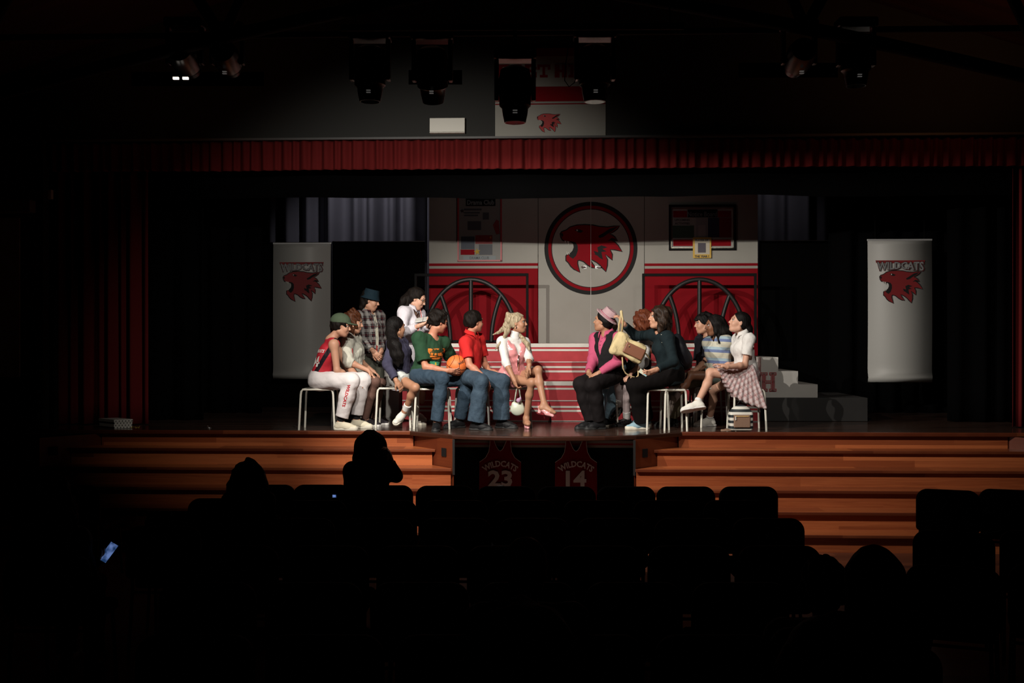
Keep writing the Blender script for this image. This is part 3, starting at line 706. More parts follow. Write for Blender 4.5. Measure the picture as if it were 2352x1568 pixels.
# ---------------------------------------------------------------- black masking flats, banners, curtains
def mask(pxa, pxb, v, py, label):
    ua, z = U(pxa, v, py); ub, _ = U(pxb, v, py)
    t = empty('masking_flat', W((ua+ub)/2, v, 0), -TH, label, 'masking flat')
    MB(STAGE).box((ua+.005, v, .005), (ub-.005, v+.03, z)).build('panel', KM, t)
    MB(STAGE).box((ua+.005, v-.004, z-.006), (ub-.005, v+.034, z+.004)).build('top_batten', mat('grey_batten', (.25, .25, .25), .4), t)
mask(585, 762, 16.75, 557, 'black masking flat behind the left wildcats banner')
mask(762, 976, 16.6, 554.5, 'black masking flat beside the left end of the painted scenery')
mask(1744, 1915, 16.6, 552.5, 'black masking flat beside the right end of the painted scenery')
BAN = mat('banner_vinyl', (.38, .375, .355), .45, noise=(1.2, (.40, .395, .375), .3), spec=.3)
def banner(pxa, pxb, pya, pyb, v, label, top):
    ua, za = U(pxa, v, pya); ub, _ = U(pxb, v, pya); zb = zpx((pxa+pxb)/2, v, pyb); uc_ = (ua+ub)/2; wd = ub-ua
    t = empty('hanging_banner', W(uc_, v, zb), -TH, label, 'banner', 'white wildcats banners')
    n = 30; pr = []
    for i in range(n+1):
        f = i/n; z = zb+(za-zb)*f; pr.append((v-.02*math.sin(f*PI)-.035*math.exp(-((f-.03)/.03)**2), z))
    vs = []; fs = []
    for x in (ua, ub):
        for a, z in pr: vs.append((x, a, z))
    for i in range(n): fs.append((i, n+1+i, n+2+i, i+1))
    o = MB(STAGE).add(vs, fs).build('banner_sheet', BAN, t, smooth=True); md = o.modifiers.new('t', 'SOLIDIFY'); md.thickness = .003
    MB(STAGE).box((ua-.005, v-.012, za-.012), (ub+.005, v+.016, za+.012)).build('top_rail', mat('aluminium_rail', (.8, .8, .8), .35, .6), t, bevel=.004)
    MB(STAGE).tube([(ua+.1, v, za), (ua+.1, v+.02, 6.1)], .002, 6).tube([(ub-.1, v, za), (ub-.1, v+.02, 6.1)], .002, 6).build('hanging_wire', K, t)
    zt = za-wd*.335
    ve = v-.032
    plate = MB(STAGE).prism([(uc_-wd*.385, zt+.005), (uc_+wd*.385, zt+.005), (uc_+wd*.37, zt-wd*.17), (uc_+wd*.13, zt-wd*.165), (uc_+wd*.09, zt-wd*.21), (uc_-wd*.09, zt-wd*.21), (uc_-wd*.13, zt-wd*.165), (uc_-wd*.37, zt-wd*.17)], ve, ve+.001)
    e = MB(STAGE).prism([(uc_-wd*.385, zt+.008), (uc_+wd*.385, zt+.008), (uc_+wd*.375, zt-.025), (uc_-wd*.375, zt-.025)], ve, ve+.0015).prism([(uc_-wd*.14, zt-wd*.17), (uc_+wd*.14, zt-wd*.17), (uc_+wd*.07, zt-wd*.215), (uc_-wd*.07, zt-wd*.215)], ve, ve+.0015).build('red_backing', DRED, t)
    def arch(a, b):
        q = abs(a)/(wd*.38); return a, b*(1-.28*(1-q))+.012*(1-q)
    text_at('team_lettering', 'WILDCATS', mat('lettering_shadow', (.07, .01, .012), .6), t, W(uc_+.003, ve-.003, zt-wd*.085), RX, (0, 0, 1), wd*.75, wd*.17, .05, arch)
    text_at('team_lettering', 'WILDCATS', mat('grey_lettering', (.22, .23, .235), .6), t, W(uc_, ve-.006, zt-wd*.085), RX, (0, 0, 1), wd*.72, wd*.145, .02, arch)
    wildcat(t, uc_+.01, ve, zt-wd*.41, wd*.66, red=DRED)
banner(628, 760, 559, 870, 16.5, 'white wildcats banner hanging at the left of the stage', 1)
banner(1992.5, 2140, 551, 877, 15.0, 'white wildcats banner hanging at the right of the stage', 0)

def drape(name, u0, u1, v, z0, z1, m, label, pleat=.16, amp=.05, seed=1, cat='curtain', group=None, parent=None, hem=0, flare=0, Mx=STAGE):
    rg = random.Random(seed); n = max(8, int((u1-u0)/pleat*10)); rows = 12
    ph = [rg.random()*6.28 for _ in range(4)]; fr_ = [2*PI/pleat, 2*PI/pleat*.53, 2*PI/pleat*1.7, 2*PI/pleat*.21]
    vs = []; fs = []
    for j in range(rows+1):
        f = j/rows; z = z0+(z1-z0)*f
        for i in range(n+1):
            x = u0+(u1-u0)*i/n
            d = amp*(math.sin(x*fr_[0]+ph[0]+.8*math.sin(x*fr_[3]+ph[3]))*(.75+.25*f)+.45*math.sin(x*fr_[1]+ph[1]+.5*f)+.22*math.sin(x*fr_[2]+ph[2]))
            dz = hem*(math.sin(x*1.3+ph[1])+.5*math.sin(x*3.1+ph[2]))*(1-f) if hem else 0
            vs.append((x+flare*(1-f)*math.sin(f*9+x*5)*.02, v+d, z+dz))
    for j in range(rows):
        for i in range(n):
            a = j*(n+1)+i; fs.append((a, a+1, a+n+2, a+n+1))
    o = MB(Mx).add(vs, fs).build(name, m, parent, smooth=True)
    md = o.modifiers.new('t', 'SOLIDIFY'); md.thickness = .004
    if parent is None: tag(o, label, cat, group)
    return o
CURT = cloth('red_velvet', (.13, .009, .009), .9, 5, .4)
GREYC = mat('grey_curtain', (.17, .165, .19), .7, bump=(3, .4, .02), spec=.2)
zv = zpx(1000, 12.95, 388)
drape('stage_valance', -5.5, 6.15, 12.98, zv, zh-.005, CURT, 'short red pleated valance along the top of the stage opening', .12, .028, 3, 'valance', hem=.004)
zbk = zpx(1250, 13.4, 453)
drape('black_border', -5.6, 6.2, 13.4, zbk, 4.9, KD, 'black cloth border behind the red valance', 1.3, .03, 5, 'border', hem=.012)
ua, ub = U(128, 13.15)[0], U(338, 13.15)[0]
drape('stage_curtain', ua, ub, 13.2, .012, 3.3, CURT, 'red velvet stage curtain drawn to the left side', .15, .05, 8, 'curtain', 'red stage curtains')
ua, ub = U(2325, 13.15)[0], U(2325, 13.15)[0]+.55
drape('stage_curtain', ua, ub, 13.2, .012, 3.3, CURT, 'red velvet stage curtain drawn to the right side', .15, .05, 9, 'curtain', 'red stage curtains')
drape('grey_curtain', U(590, 18)[0], U(985, 18)[0]+.2, 18.15, .02, 5.2, GREYC, 'grey pleated curtain at the back of the stage on the left', .34, .15, 21, 'curtain', 'grey back curtains')
drape('grey_curtain', U(1735, 18)[0]-.2, U(1990, 18)[0], 18.15, .02, 5.2, GREYC, 'grey pleated curtain at the back of the stage on the right', .34, .15, 24, 'curtain', 'grey back curtains')
for a, b, v, sd, lb in ((340, 470, 14.0, 31, 'black side drape just inside the left red curtain'), (440, 602, 15.4, 32, 'black side drape left of the left wildcats banner'),
                        (1905, 2260, 15.8, 33, 'black side drape behind the right wildcats banner'), (2180, 2340, 14.1, 34, 'black side drape just inside the right red curtain')):
    drape('black_leg_drape', U(a, v)[0], U(b, v)[0], v, .01, 4.9, KD, lb, .3, .06, sd, 'drape', 'black side drapes')

# ---------------------------------------------------------------- header wall fittings
v = 12.9
ua, za1 = U(989, v, 275); ub, _ = U(1069, v, 275); zz = U(1029, v, 308.5)[1]
t = empty('wall_box', W((ua+ub)/2, v, zz), -TH, 'plain white box mounted on the dark wall over the stage', 'wall box')
MB(STAGE).box((ua, v-.10, zz+.012), (ub, v-.002, za1)).build('cover', mat('white_box_enamel', (.80, .78, .70), .5), t, bevel=.004)
MB(STAGE).box((ua, v-.105, zz), (ub, v-.002, zz+.009)).build('base_plate', mat('white_box_enamel', (.6, .58, .52), .5), t, bevel=.002)
ua, zt = U(1137.5, v, 112); ub, _ = U(1391, v, 112); zz = zpx(1264, v, 316.5)
t = empty('school_banner', W((ua+ub)/2, v, zz), -TH, 'white and red school banner with a wildcat head on the wall over the stage', 'banner')
MB(STAGE).box((ua, v-.012, zz), (ub, v-.002, zt)).build('banner_sheet', WPANEL, t)
for a, b, m, nm in ((112, 130.5, RED, 'red_band'), (200, 234, RED, 'red_band'), (238.5, 241, RED, 'thin_red_line')): panel(t, nm, 1137.5, a, 1391, b, v-.012, m)
# block slab lettering
G = {'E': ['#####', '##..#', '###..', '##..#', '#####'], 'A': ['.###.', '.#.#.', '##.##', '#####', '##.##'], 'S': ['####.', '##..#', '.###.', '#..##', '.####'],
     'T': ['#####', '#.#.#', '..#..', '..#..', '.###.'], 'H': ['##.##', '##.##', '#####', '##.##', '##.##'], 'I': ['####', '.##.', '.##.', '.##.', '####'], 'G': ['#####', '##...', '##.##', '##..#', '#####']}
def block_letters(par, chars, v, pyt, pyb, m):
    for ch, pc, wd in chars:
        g = G[ch]; nc = len(g[0]); mb = MB(STAGE); u0 = U(pc-wd/2, v)[0]; u1 = U(pc+wd/2, v)[0]; z1 = U(pc, v, pyt)[1]; z0 = U(pc, v, pyb)[1]
        for r, row in enumerate(g):
            for c, k in enumerate(row):
                if k == '#': mb.box((u0+(u1-u0)*c/nc, v-.002, z1-(z1-z0)*(r+1)/5), (u0+(u1-u0)*(c+1)/nc, v, z1-(z1-z0)*r/5))
        mb.build('block_letter', m, par)
block_letters(t, [('E', 1157, 27), ('A', 1190, 27), ('S', 1219, 27), ('T', 1249, 30), ('H', 1288, 28), ('I', 1314, 17), ('G', 1343, 27), ('H', 1374, 27)], v-.014, 148, 178, RED)
wildcat(t, U(1261.5, v)[0], v-.012, U(1262, v, 283)[1], (U(1289, v)[0]-U(1234, v)[0]), red=mat('small_emblem_red', (.42, .03, .03), .6))

# projection screen at far left
ua, ub = U(-60, 12.7)[0], U(45, 12.7)[0]
t = empty('projection_screen', W((ua+ub)/2, 12.7, 0), -TH, 'grey projection screen hanging at the far left edge', 'projection screen')
SCR = mat('screen_cloth', (.5, .46, .42), .8)
MB(STAGE).box((ua, 12.7, zpx(20, 12.7, 866)), (ub, 12.71, zpx(20, 12.7, 500))).build('screen_sheet', SCR, t)
MB(STAGE).box((ua, 12.63, zpx(20, 12.7, 488)), (U(75, 12.7)[0], 12.78, zpx(20, 12.7, 460))).build('roller_case', mat('case_brown', (.16, .12, .10), .5), t, bevel=.01)
u, z = U(115, 12.85, 445)
tag(MB(STAGE).box((u-.02, 12.83, z-.06), (u+.02, 12.895, z+.05)).build('wall_sensor', WH, bevel=.006), 'tiny white sensor on the dark wall above the projection screen', 'sensor')

# ---------------------------------------------------------------- lighting bar and moving lights
bar = MB().tube([(-4.6, 9.0, 3.45), (4.6, 8.7, 3.45)], .025, 10).build('lighting_bar', K, smooth=2)
tag(bar, 'long black pipe the stage lights hang from', 'lighting bar')
FIX = mat('black_fixture_enamel', (.006, .006, .006), .3)
LENS = mat('fixture_lens', (.02, .02, .022), .05, 0, spec=1)
HOT = mat('lit_vent', (1, .9, .8), .5, emit=((1, .9, .78), 1.6))
DIMV = mat('dim_vent', (.3, .3, .3), .5, emit=((1, .95, .9), .05))
def moving_light(px, pyb, Y, width, label, tilt=0, vents=False, door=False, ztop=3.45, grp='moving stage lights'):
    p = P(px, pyb, Y); s = width/.3; L = .5*s
    zc = p.z+L*.5
    t = empty('moving_light', (p.x, Y, p.z+L), 0, label, 'stage light', grp)
    R = Matrix.Translation((p.x, Y, zc)) @ Matrix.Rotation(tilt, 4, 'X')
    h = MB(R).lathe([(.06*s, -.25*s), (.095*s, -.25*s), (.11*s, -.18*s), (.118*s, -.12*s), (.14*s, -.10*s), (.15*s, .12*s), (.13*s, .22*s), (.08*s, .25*s)], n=28).build('head', FIX, t, smooth=2)
    MB(R).lathe([(.001, -.252*s), (.085*s, -.252*s), (.085*s, -.246*s), (.001, -.246*s)], n=24).build('lens', LENS, h)
    if door: add_blocker(t, *door)
    for k in (-1, 1):
        MB().box((p.x+k*.165*s-.02*s, Y-.05*s, zc-.06*s), (p.x+k*.165*s+.02*s, Y+.05*s, p.z+L*.95+.1*s)).build('yoke_arm', FIX, t, bevel=.01)
    zb = p.z+L+.05*s
    MB().box((p.x-.19*s, Y-.11*s, zb), (p.x+.19*s, Y+.11*s, zb+.10*s)).build('base_box', FIX, t, bevel=.02)
    if ztop > zb+.1*s: MB().tube([(p.x, Y+.02, zb+.1*s), (p.x, Y+.02, ztop)], .014, 8).build('clamp', K, t)
    if vents:
        for k in (-1, 1):
            MB().box((p.x+k*.038-.022, Y-.15*s-.006, p.z+.01), (p.x+k*.038+.022, Y-.13*s, p.z+.028)).build('vent', HOT, t)
    else:
        for k, q in enumerate((.05, .066)): MB().box((p.x-.016, Y-.125*s-.004, p.z+q), (p.x+.016, Y-.10*s, p.z+q+.005)).build('vent', DIMV, t)
    return t
moving_light(425, 193, 8.9, .24, 'black moving stage light with two glowing slots, leftmost on the lighting bar', 1.35, True, (-2.61, 9.10, 3.13, .55))
moving_light(522, 190, 8.9, .22, 'black moving stage light, second from the left on the lighting bar', 1.35)
moving_light(850, 234, 8.75, .26, 'black moving stage light above the left part of the red valance')
moving_light(993, 236, 8.75, .26, 'black moving stage light just left of the school banner', .5, door=(-.63, 9.0, 3.12))
moving_light(1183, 282, 7.8, .235, 'large black moving light hanging in front of the school banner', ztop=3.2)
moving_light(1366, 234, 8.6, .26, 'black moving stage light over the right edge of the school banner')
moving_light(1835, 190, 8.6, .22, 'black moving stage light, second from the right on the lighting bar', 1.35, door=(2.22, 8.80, 3.13, .4))
moving_light(1966, 198, 8.6, .24, 'black moving stage light, rightmost on the lighting bar')
pb = P(1183, 120, 7.8)
tag(MB().tube([(-1.2, 7.82, 3.2), (1.2, 7.78, 3.2)], .025, 10).tube([(-1.1, 7.82, 3.2), (-1.1, 7.82, 5.6)], .008, 6).tube([(1.1, 7.78, 3.2), (1.1, 7.78, 5.6)], .008, 6).build('lighting_bar', K, smooth=2), 'short black pipe holding the large centre light', 'lighting bar')
pts = [P(1305, 110, 8.5), P(1299, 150, 8.5), P(1297, 185, 8.5), P(1307, 199, 8.5), P(1319, 190, 8.5), P(1330, 160, 8.5), P(1334, 120, 8.5)]
tag(MB().tube(pts, .004, 6).build('loose_cable', K, smooth=2), 'thin black cable looping down beside the large centre light', 'cable')

# ================================================================ PEOPLE
SK = {}
def skin(name, c):
    m = mat('skin_'+name, c, .5, bump=(90, .1, .002), spec=.35); nt, b = nodes(m)
    b.inputs['Subsurface Weight'].default_value = .0
    return m
S_LIGHT = skin('light', (.47, .245, .16)); S_FAIR = skin('fair', (.54, .30, .21)); S_TAN = skin('tan', (.37, .185, .11)); S_BROWN = skin('brown', (.19, .08, .042)); S_RUDDY = skin('ruddy', (.46, .20, .125))
def hairm(name, c, c2, rough=.45, sc=60):
    m = mat('hair_'+name, c, rough, spec=.14); nt, b = nodes(m)
    tc = nt.nodes.new('ShaderNodeTexCoord'); mp = nt.nodes.new('ShaderNodeMapping'); mp.inputs['Scale'].default_value = (sc, sc, sc*.12)
    n = nt.nodes.new('ShaderNodeTexNoise'); n.inputs['Scale'].default_value = 1.5; n.inputs['Detail'].default_value = 6
    nt.links.new(tc.outputs['Object'], mp.inputs[0]); nt.links.new(mp.outputs[0], n.inputs['Vector'])
    r = nt.nodes.new('ShaderNodeValToRGB'); r.color_ramp.elements[0].position = .35; r.color_ramp.elements[1].position = .68
    r.color_ramp.elements[0].color = (*c, 1); r.color_ramp.elements[1].color = (*c2, 1)
    bp = nt.nodes.new('ShaderNodeBump'); bp.inputs['Strength'].default_value = .7; bp.inputs['Distance'].default_value = .01
    nt.links.new(n.outputs['Fac'], r.inputs[0]); nt.links.new(r.outputs[0], b.inputs['Base Color']); nt.links.new(n.outputs['Fac'], bp.inputs['Height']); nt.links.new(bp.outputs[0], b.inputs['Normal'])
    return m
H_DARK = hairm('dark_brown', (.003, .002, .0018), (.010, .006, .004), .65); H_BLACK = hairm('black', (.002, .0018, .0018), (.008, .006, .0055), .6)
H_GINGER = hairm('ginger', (.035, .011, .005), (.115, .038, .016)); H_AUBURN = hairm('auburn', (.06, .013, .006), (.16, .045, .02)); H_BLOND = hairm('blond', (.16, .12, .07), (.50, .41, .28)); H_BROWN = hairm('brown', (.010, .006, .004), (.04, .022, .014))
EYEW = mat('eye_white', (.36, .33, .31), .3); EYED = mat('eye_dark', (.02, .012, .01), .2); LIP = mat('lip', (.42, .13, .11), .45); LIPD = mat('lip_dark', (.20, .06, .05), .45)
SOLE = mat('cream_sole', (.62, .58, .48), .6); WSHOE = cloth('white_canvas', (.66, .64, .58), .7, 30, .3); BSHOE = cloth('black_shoe', (.008, .008, .009), .55, 30, .3)
LACE = mat('lace_white', (.6, .58, .54), .7)

def fwd(phi, pitch=0):                  # 0 faces the camera, +90 faces picture right
    a = math.radians(phi); p = math.radians(pitch)
    return Vector((math.sin(a)*math.cos(p), -math.cos(a)*math.cos(p), math.sin(p)))
def frame(f, up=(0, 0, 1)):
    f = Vector(f).normalized(); u = Vector(up); s = u.cross(f).normalized(); u = f.cross(s).normalized()
    return f, u, s                       # s = the person's left
def reach(a, px, py, L, hint):
    """depth on the pixel ray so that the bone from a has length L (nearest to the hinted depth)"""
    best = None
    for i in range(121):
        Y = a.y+(i-60)/60*L; p = P(px, py, Y); e = abs((p-a).length-L)*3+abs(Y-(a.y+hint))*.35
        if best is None or e < best[0]: best = (e, p)
    return best[1]

class Person:
    def __init__(s, label, Y0, hip, neck, head, face, torso, skin_m, female=False, scale=1, vox=.0055, group=None, up=None):
        s.Y0 = Y0; s.sc = scale; s.female = female; s.skin = skin_m; s.vox = vox
        s.hip = P(*hip[:2], Y0+(hip[2] if len(hip) > 2 else 0)); s.neck = P(*neck[:2], Y0+(neck[2] if len(neck) > 2 else 0)); s.head = P(*head[:2], Y0+(head[2] if len(head) > 2 else 0))
        tu = (s.neck-s.hip).normalized(); s.tu = tu; s.tl = tu.cross(fwd(torso)).normalized(); s.tf = s.tl.cross(s.tu).normalized()
        yaw, pit = face; s.hf, s.hu, s.hl = frame(fwd(yaw, pit), up or (s.head-s.neck).normalized()*.35+Vector((0, 0, 1)))
        sw = (.165 if female else .19)*scale
        s.sh = {}; s.hp = {}
        for k, q in (('L', 1), ('R', -1)):
            s.sh[k] = s.neck+s.tl*q*sw-s.tu*.055*scale
            s.hp[k] = s.hip+s.tl*q*.085*scale
        s.el = {}; s.wr = {}; s.kn = {}; s.an = {}; s.toe = {}; s.hand = {}
        s.root = empty('person', (s.hip.x, s.hip.y, 0 if not group == 'aud' else ZF), 0, label, 'person')
        s.body = Body(vox)
    def setsh(s, k, px, py, dy): s.sh[k] = P(px, py, s.Y0+dy)
    def arm(s, k, el, wr, hand=None, curl=.4, hel=0, hwr=0, palm=None, uL=.285, fL=.25, sh=None, thumb=None, spread=.0):
        sc = s.sc; a = s.sh[k]
        if sh: s.sh[k] = a = P(sh[0], sh[1], s.Y0+sh[2])
        s.el[k] = e = reach(a, el[0], el[1], uL*sc, hel); s.wr[k] = w_ = reach(e, wr[0], wr[1], fL*sc, hwr)
        b = s.body
        b.cone(a, e, .050*sc if not s.female else .043*sc, .037*sc if not s.female else .033*sc, .03)
        b.ell(a-s.tu*.012, (s.tf, s.tl, s.tu), (.050*sc, .043*sc, .052*sc), .04)
        m = e.lerp(w_, .3); b.cone(e, m, .036*sc, .041*sc if not s.female else .036*sc, .02); b.cone(m, w_, .040*sc if not s.female else .035*sc, .025*sc, .02)
        if hand is None: d = (w_-e).normalized()
        else: d = (P(hand[0], hand[1], w_.y+(hand[2] if len(hand) > 2 else 0))-w_).normalized()
        n = Vector(palm) if palm else Vector((0, 0, -1))
        s.make_hand(w_, d, n, curl, 1 if k == 'L' else -1, spread, thumb)
    def make_hand(s, w_, d, n, curl, q, spread=0, thumb=None):
        """palm + five bent fingers; n = direction the palm faces"""
        sc = s.sc*(.93 if s.female else 1); d = d.normalized(); n = (n-d*n.dot(d))
        if n.length < .1: n = Vector((0, -1, 0))-d*d.dot(Vector((0, -1, 0)))
        n.normalize(); side = d.cross(n)*q     # towards the thumb
        side.normalize(); b = s.body
        c = w_+d*.052*sc
        b.cone(w_, c, .023*sc, .026*sc, .02); b.rbox(c, (d, n, side), (.032*sc, .005*sc, .026*sc), .009*sc, .015)
        s.hand_c = c
        for i, (off, ln) in enumerate(((.030, .078), (.0105, .086), (-.0105, .080), (-.030, .062))):
            p = w_+d*.090*sc+side*off*sc; ang = 0; seg = ln*sc/3.0; r = .0088*sc
            dd = (d+side*(off*6*(.35+spread))).normalized()
            cu = curl[i] if hasattr(curl, '__len__') else curl*(1+.12*i)
            for j in range(3):
                ang += cu*(.55 if j == 0 else .8)
                v = dd*math.cos(ang)+n*math.sin(ang); p2 = p+v*seg*(1.25, 1, .75)[j]; b.cone(p, p2, r*(1-.08*j), r*(1-.08*(j+1)), .006); p = p2
        t0 = w_+d*.030*sc+side*.022*sc; tv = (d*.75+side*.75+n*.35).normalized() if thumb is None else Vector(thumb).normalized()
        t1 = t0+tv*.040*sc; t2 = t1+(tv*.6+d*.55+n*.25).normalized()*.032*sc; t3 = t2+(d*.8+n*.35).normalized()*.022*sc
        b.cone(t0, t1, .014*sc, .0115*sc, .012); b.cone(t1, t2, .0112*sc, .0098*sc, .006); b.cone(t2, t3, .0098*sc, .008*sc, .006)
    def leg(s, k, kn, an, toe, hkn=0, han=0, ground=True, tL=.43, sL=.42, anz=None, thick=1, toez=None, hipo=None):
        sc = s.sc
        if hipo: s.hp[k] = P(hipo[0], hipo[1], s.Y0+hipo[2])
        a = s.hp[k]; s.kn[k] = e = reach(a, kn[0], kn[1], tL*sc, hkn); s.an[k] = w_ = reach(e, an[0], an[1], sL*sc, han)
        if ground:
            w_.z = anz or .085
        t = P(toe[0], toe[1], w_.y+(toe[2] if len(toe) > 2 else 0))
        if ground: t.z = .03
        v = t-w_; L_ = .185*sc
        if ground: v = Vector((v.x, v.y, 0)).normalized()*.15; t = Vector((w_.x+v.x, w_.y+v.y, .03))
        else: t = w_+v.normalized()*L_
        s.toe[k] = t
        b = s.body; f = (.88 if s.female else 1)*thick
        kf = ((e-a).normalized()-(w_-e).normalized())
        kf = kf.normalized() if kf.length > .1 else s.tf
        b.cone(a, e, .088*sc*f, .056*sc*f, .03); b.ell(e+kf*.006, frame(kf, (e-w_).normalized()), (.053*sc*f, .056*sc*f, .051*sc*f), .02)
        calf = e.lerp(w_, .33)-kf*.018*sc
        b.cone(e, calf, .046*sc*f, .052*sc*f, .03); b.cone(calf, w_, .050*sc*f, .033*sc, .03)
        # foot
        base, d, u, l = s.foot(k)
        b.cone(w_, base+u*.036-d*.016, .032, .030, .02); b.cone(base+u*.036-d*.016, base+d*.10+u*.030, .028, .027, .03, w=l, sw=1.15); b.cone(base+d*.10+u*.030, base+d*.148+u*.024, .028, .020, .02, w=l, sw=1.3); b.cone(w_, base+d*.09+u*.035, .030, .022, .03)
    def foot(s, k):
        w_, t = s.an[k], s.toe[k]; v = t-w_
        if abs(t.z-.03) < 1e-4:
            d = Vector((v.x, v.y, 0)).normalized(); u = Vector((0, 0, 1)); base = Vector((w_.x, w_.y, w_.z-.085))
        else:
            shin = (s.kn[k]-w_).normalized(); v.normalize(); u0 = shin-v*shin.dot(v); u0.normalize(); ph = math.asin(.06/.185)
            d = v*math.cos(ph)+u0*math.sin(ph); u = u0*math.cos(ph)-v*math.sin(ph); base = w_-u*.085
        return base, d, u, u.cross(d).normalized()
    def torso(s, belly=0, bust=0):
        sc = s.sc; b = s.body; H = (s.neck-s.hip).length; f, l, u = s.tf, s.tl, s.tu; fm = s.female
        b.ell(s.hip+u*.02, (f, l, u), (.108*sc+belly*.3, (.160 if fm else .150)*sc, .12*sc), .05)
        b.ell(s.hip+u*H*.38+f*.01, (f, l, u), (.085*sc+belly, (.112 if fm else .130)*sc+belly*.5, .30*H), .06)
        b.ell(s.hip+u*H*.63+f*.010, (f, l, u), (.094*sc, (.128 if fm else .150)*sc, .27*H), .06)
        b.cone(s.sh['L']-l*.03, s.sh['R']+l*.03, .040*sc, .040*sc, .05)
        if bust or fm:
            for q in (1, -1): b.ell(s.hip+u*H*.68+f*.075*sc+l*q*.058*sc-u*.01, (f, l, u), (.045*sc, .048*sc, .052*sc), .04)
        # neck and head
        nb = s.neck-u*.03*sc-f*.01; nt_ = s.head-s.hu*.075*sc-s.hf*.02*sc
        b.cone(nb, nt_, (.052 if not fm else .045)*sc, (.050 if not fm else .042)*sc, .03)
        b.cone(s.neck-u*.03, s.sh['L']+l*-.02, .035*sc, .034*sc, .05); b.cone(s.neck-u*.03, s.sh['R']+l*.02, .035*sc, .034*sc, .05)
        s.do_head()
    def HP(s, f, u, l): return s.head+(s.hf*f+s.hu*u+s.hl*l)*s.sc
    def do_head(s):
        b = s.body; A = (s.hf, s.hl, s.hu); sc = s.sc; g = .95 if s.female else 1
        E = lambda f, u, l, r, k=.02, op='add': b.ell(s.HP(f, u, l), A, [x*sc for x in r], k, op)
        E(-.012, .032, 0, (.098, .074, .088)); E(.030, -.020, 0, (.062, .062, .085), .03); E(.034, -.070, 0, (.048*g, .048*g, .040), .035)
        E(.070, -.098, 0, (.020, .022, .018), .02)                       # chin
        b.cone(s.HP(-.005, -.065, .052), s.HP(.055, -.095, .022), .022*sc, .018*sc, .03); b.cone(s.HP(-.005, -.065, -.052), s.HP(.055, -.095, -.022), .022*sc, .018*sc, .03)
        b.cone(s.HP(.084, .030, .030), s.HP(.084, .030, -.030), .014*sc, .014*sc, .02)     # brow
        for q in (1, -1):
            E(.090, .008, .031*q, (.018, .017, .011), .012, 'sub')        # eye sockets
            E(.060, -.030, .040*q, (.028, .022, .026), .025)              # cheeks
            E(-.004, -.006, .074*q, (.017, .009, .030), .008)             # ears
            E(.004, -.006, .083*q, (.009, .005, .018), .004, 'sub')
        b.cone(s.HP(.090, .014, 0), s.HP(.112, -.026, 0), .008*sc, .0105*sc, .012)          # nose
        b.cone(s.HP(.098, -.032, .010), s.HP(.098, -.032, -.010), .008*sc, .008*sc, .008)
        E(.082, -.062, 0, (.022, .026, .016), .015)
        E(.104, -.066, 0, (.010, .022, .0028), .004, 'sub')
    def finish(s, lipm=LIP, mouth=True):
        o = s.body.build('body', s.skin, s.root); s.bodyo = o
        A = (s.hf, s.hl, s.hu); sc = s.sc
        for q in (1, -1):
            mb = MB(); c = s.HP(.0775, .008, .030*q); R = Matrix((s.hf, s.hl, s.hu)).transposed()
            r = .0125*sc
            def ball(m_, c_, r_):
                vs = []; fs = []; n = 10
                for i in range(n+1):
                    for j in range(n): a = PI*i/n; bb = 2*PI*j/n; vs.append(c_+R @ Vector((math.cos(a), math.sin(a)*math.cos(bb), math.sin(a)*math.sin(bb)))*r_)
                for i in range(n):
                    for j in range(n): fs.append((i*n+j, i*n+(j+1) % n, (i+1)*n+(j+1) % n, (i+1)*n+j))
                return MB().add(vs, fs), m_
            m1, _ = ball(EYEW, c, r); e = m1.build('eye', EYEW, s.root, smooth=True)
            m2, _ = ball(EYED, c+(s.hf*.0058)*sc, .0080*sc); m2.build('iris', EYED, e, smooth=True)
            MB().tube([s.HP(.092-.014*t, .017+.003*math.sin(PI*t), q*(.016+.032*t)) for t in (0, .5, 1)], .003*sc, 6).build('eyelid_line', EYED, s.root, smooth=True)
            if getattr(s, 'brow', None): MB().tube([s.HP(.100-.020*t, .032+.006*math.sin(PI*t), q*(.012+.038*t)) for t in (0, .33, .66, 1)], .0042*sc, 6).build('eyebrow', s.brow, s.root, smooth=True)
        if mouth:
            bl_ = Body(.003); bl_.ell(s.HP(.098, -.0600, 0), A, (.0055*sc, .020*sc, .0040*sc), .003); bl_.ell(s.HP(.0965, -.0705, 0), A, (.0055*sc, .017*sc, .0048*sc), .003); bl_.build('lips', lipm, s.root)
    # ---- hair
    def hair(s, m, thick=.012, noise=.004, freq=90, front=.050, low=-.05, strands=(), face=True, seed=3, fringe=None, vox=.005, nm='hair', lift=0, tilt=.35, k=.03):
        b = Body(vox); A = (s.hf, s.hl, s.hu); sc = s.sc; t = thick
        b.ell(s.HP(-.016-t*.3, .036+lift, 0), A, ((.098+t)*sc, (.076+t)*sc, (.090+t)*sc), .02)
        b.ell(s.HP(-.045, -.01, 0), A, ((.06+t)*sc, (.062+t)*sc, (.07+t)*sc), .03, cuts=[(s.HP(0, low, 0), -s.hu)])
        if face:
            b.ell(s.HP(.115, -.035, 0), A, (.105*sc, .10*sc, .118*sc), .012, 'sub')
            b.ell(s.HP(.035, -.055, 0), A, (.055*sc, .12*sc, .075*sc), .015, 'sub')
        for st_ in strands:
            pts = st_[0]; rr = st_[1]
            for i in range(len(pts)-1): b.cone(pts[i], pts[i+1], rr[i], rr[i+1], k)
        if fringe:
            for pts, r in fringe:
                for i in range(len(pts)-1): b.cone(s.HP(*pts[i]), s.HP(*pts[i+1]), r, r*.85, .015)
        if noise: b.noise(noise, freq, seed)
        return b.build(nm, m, s.root)
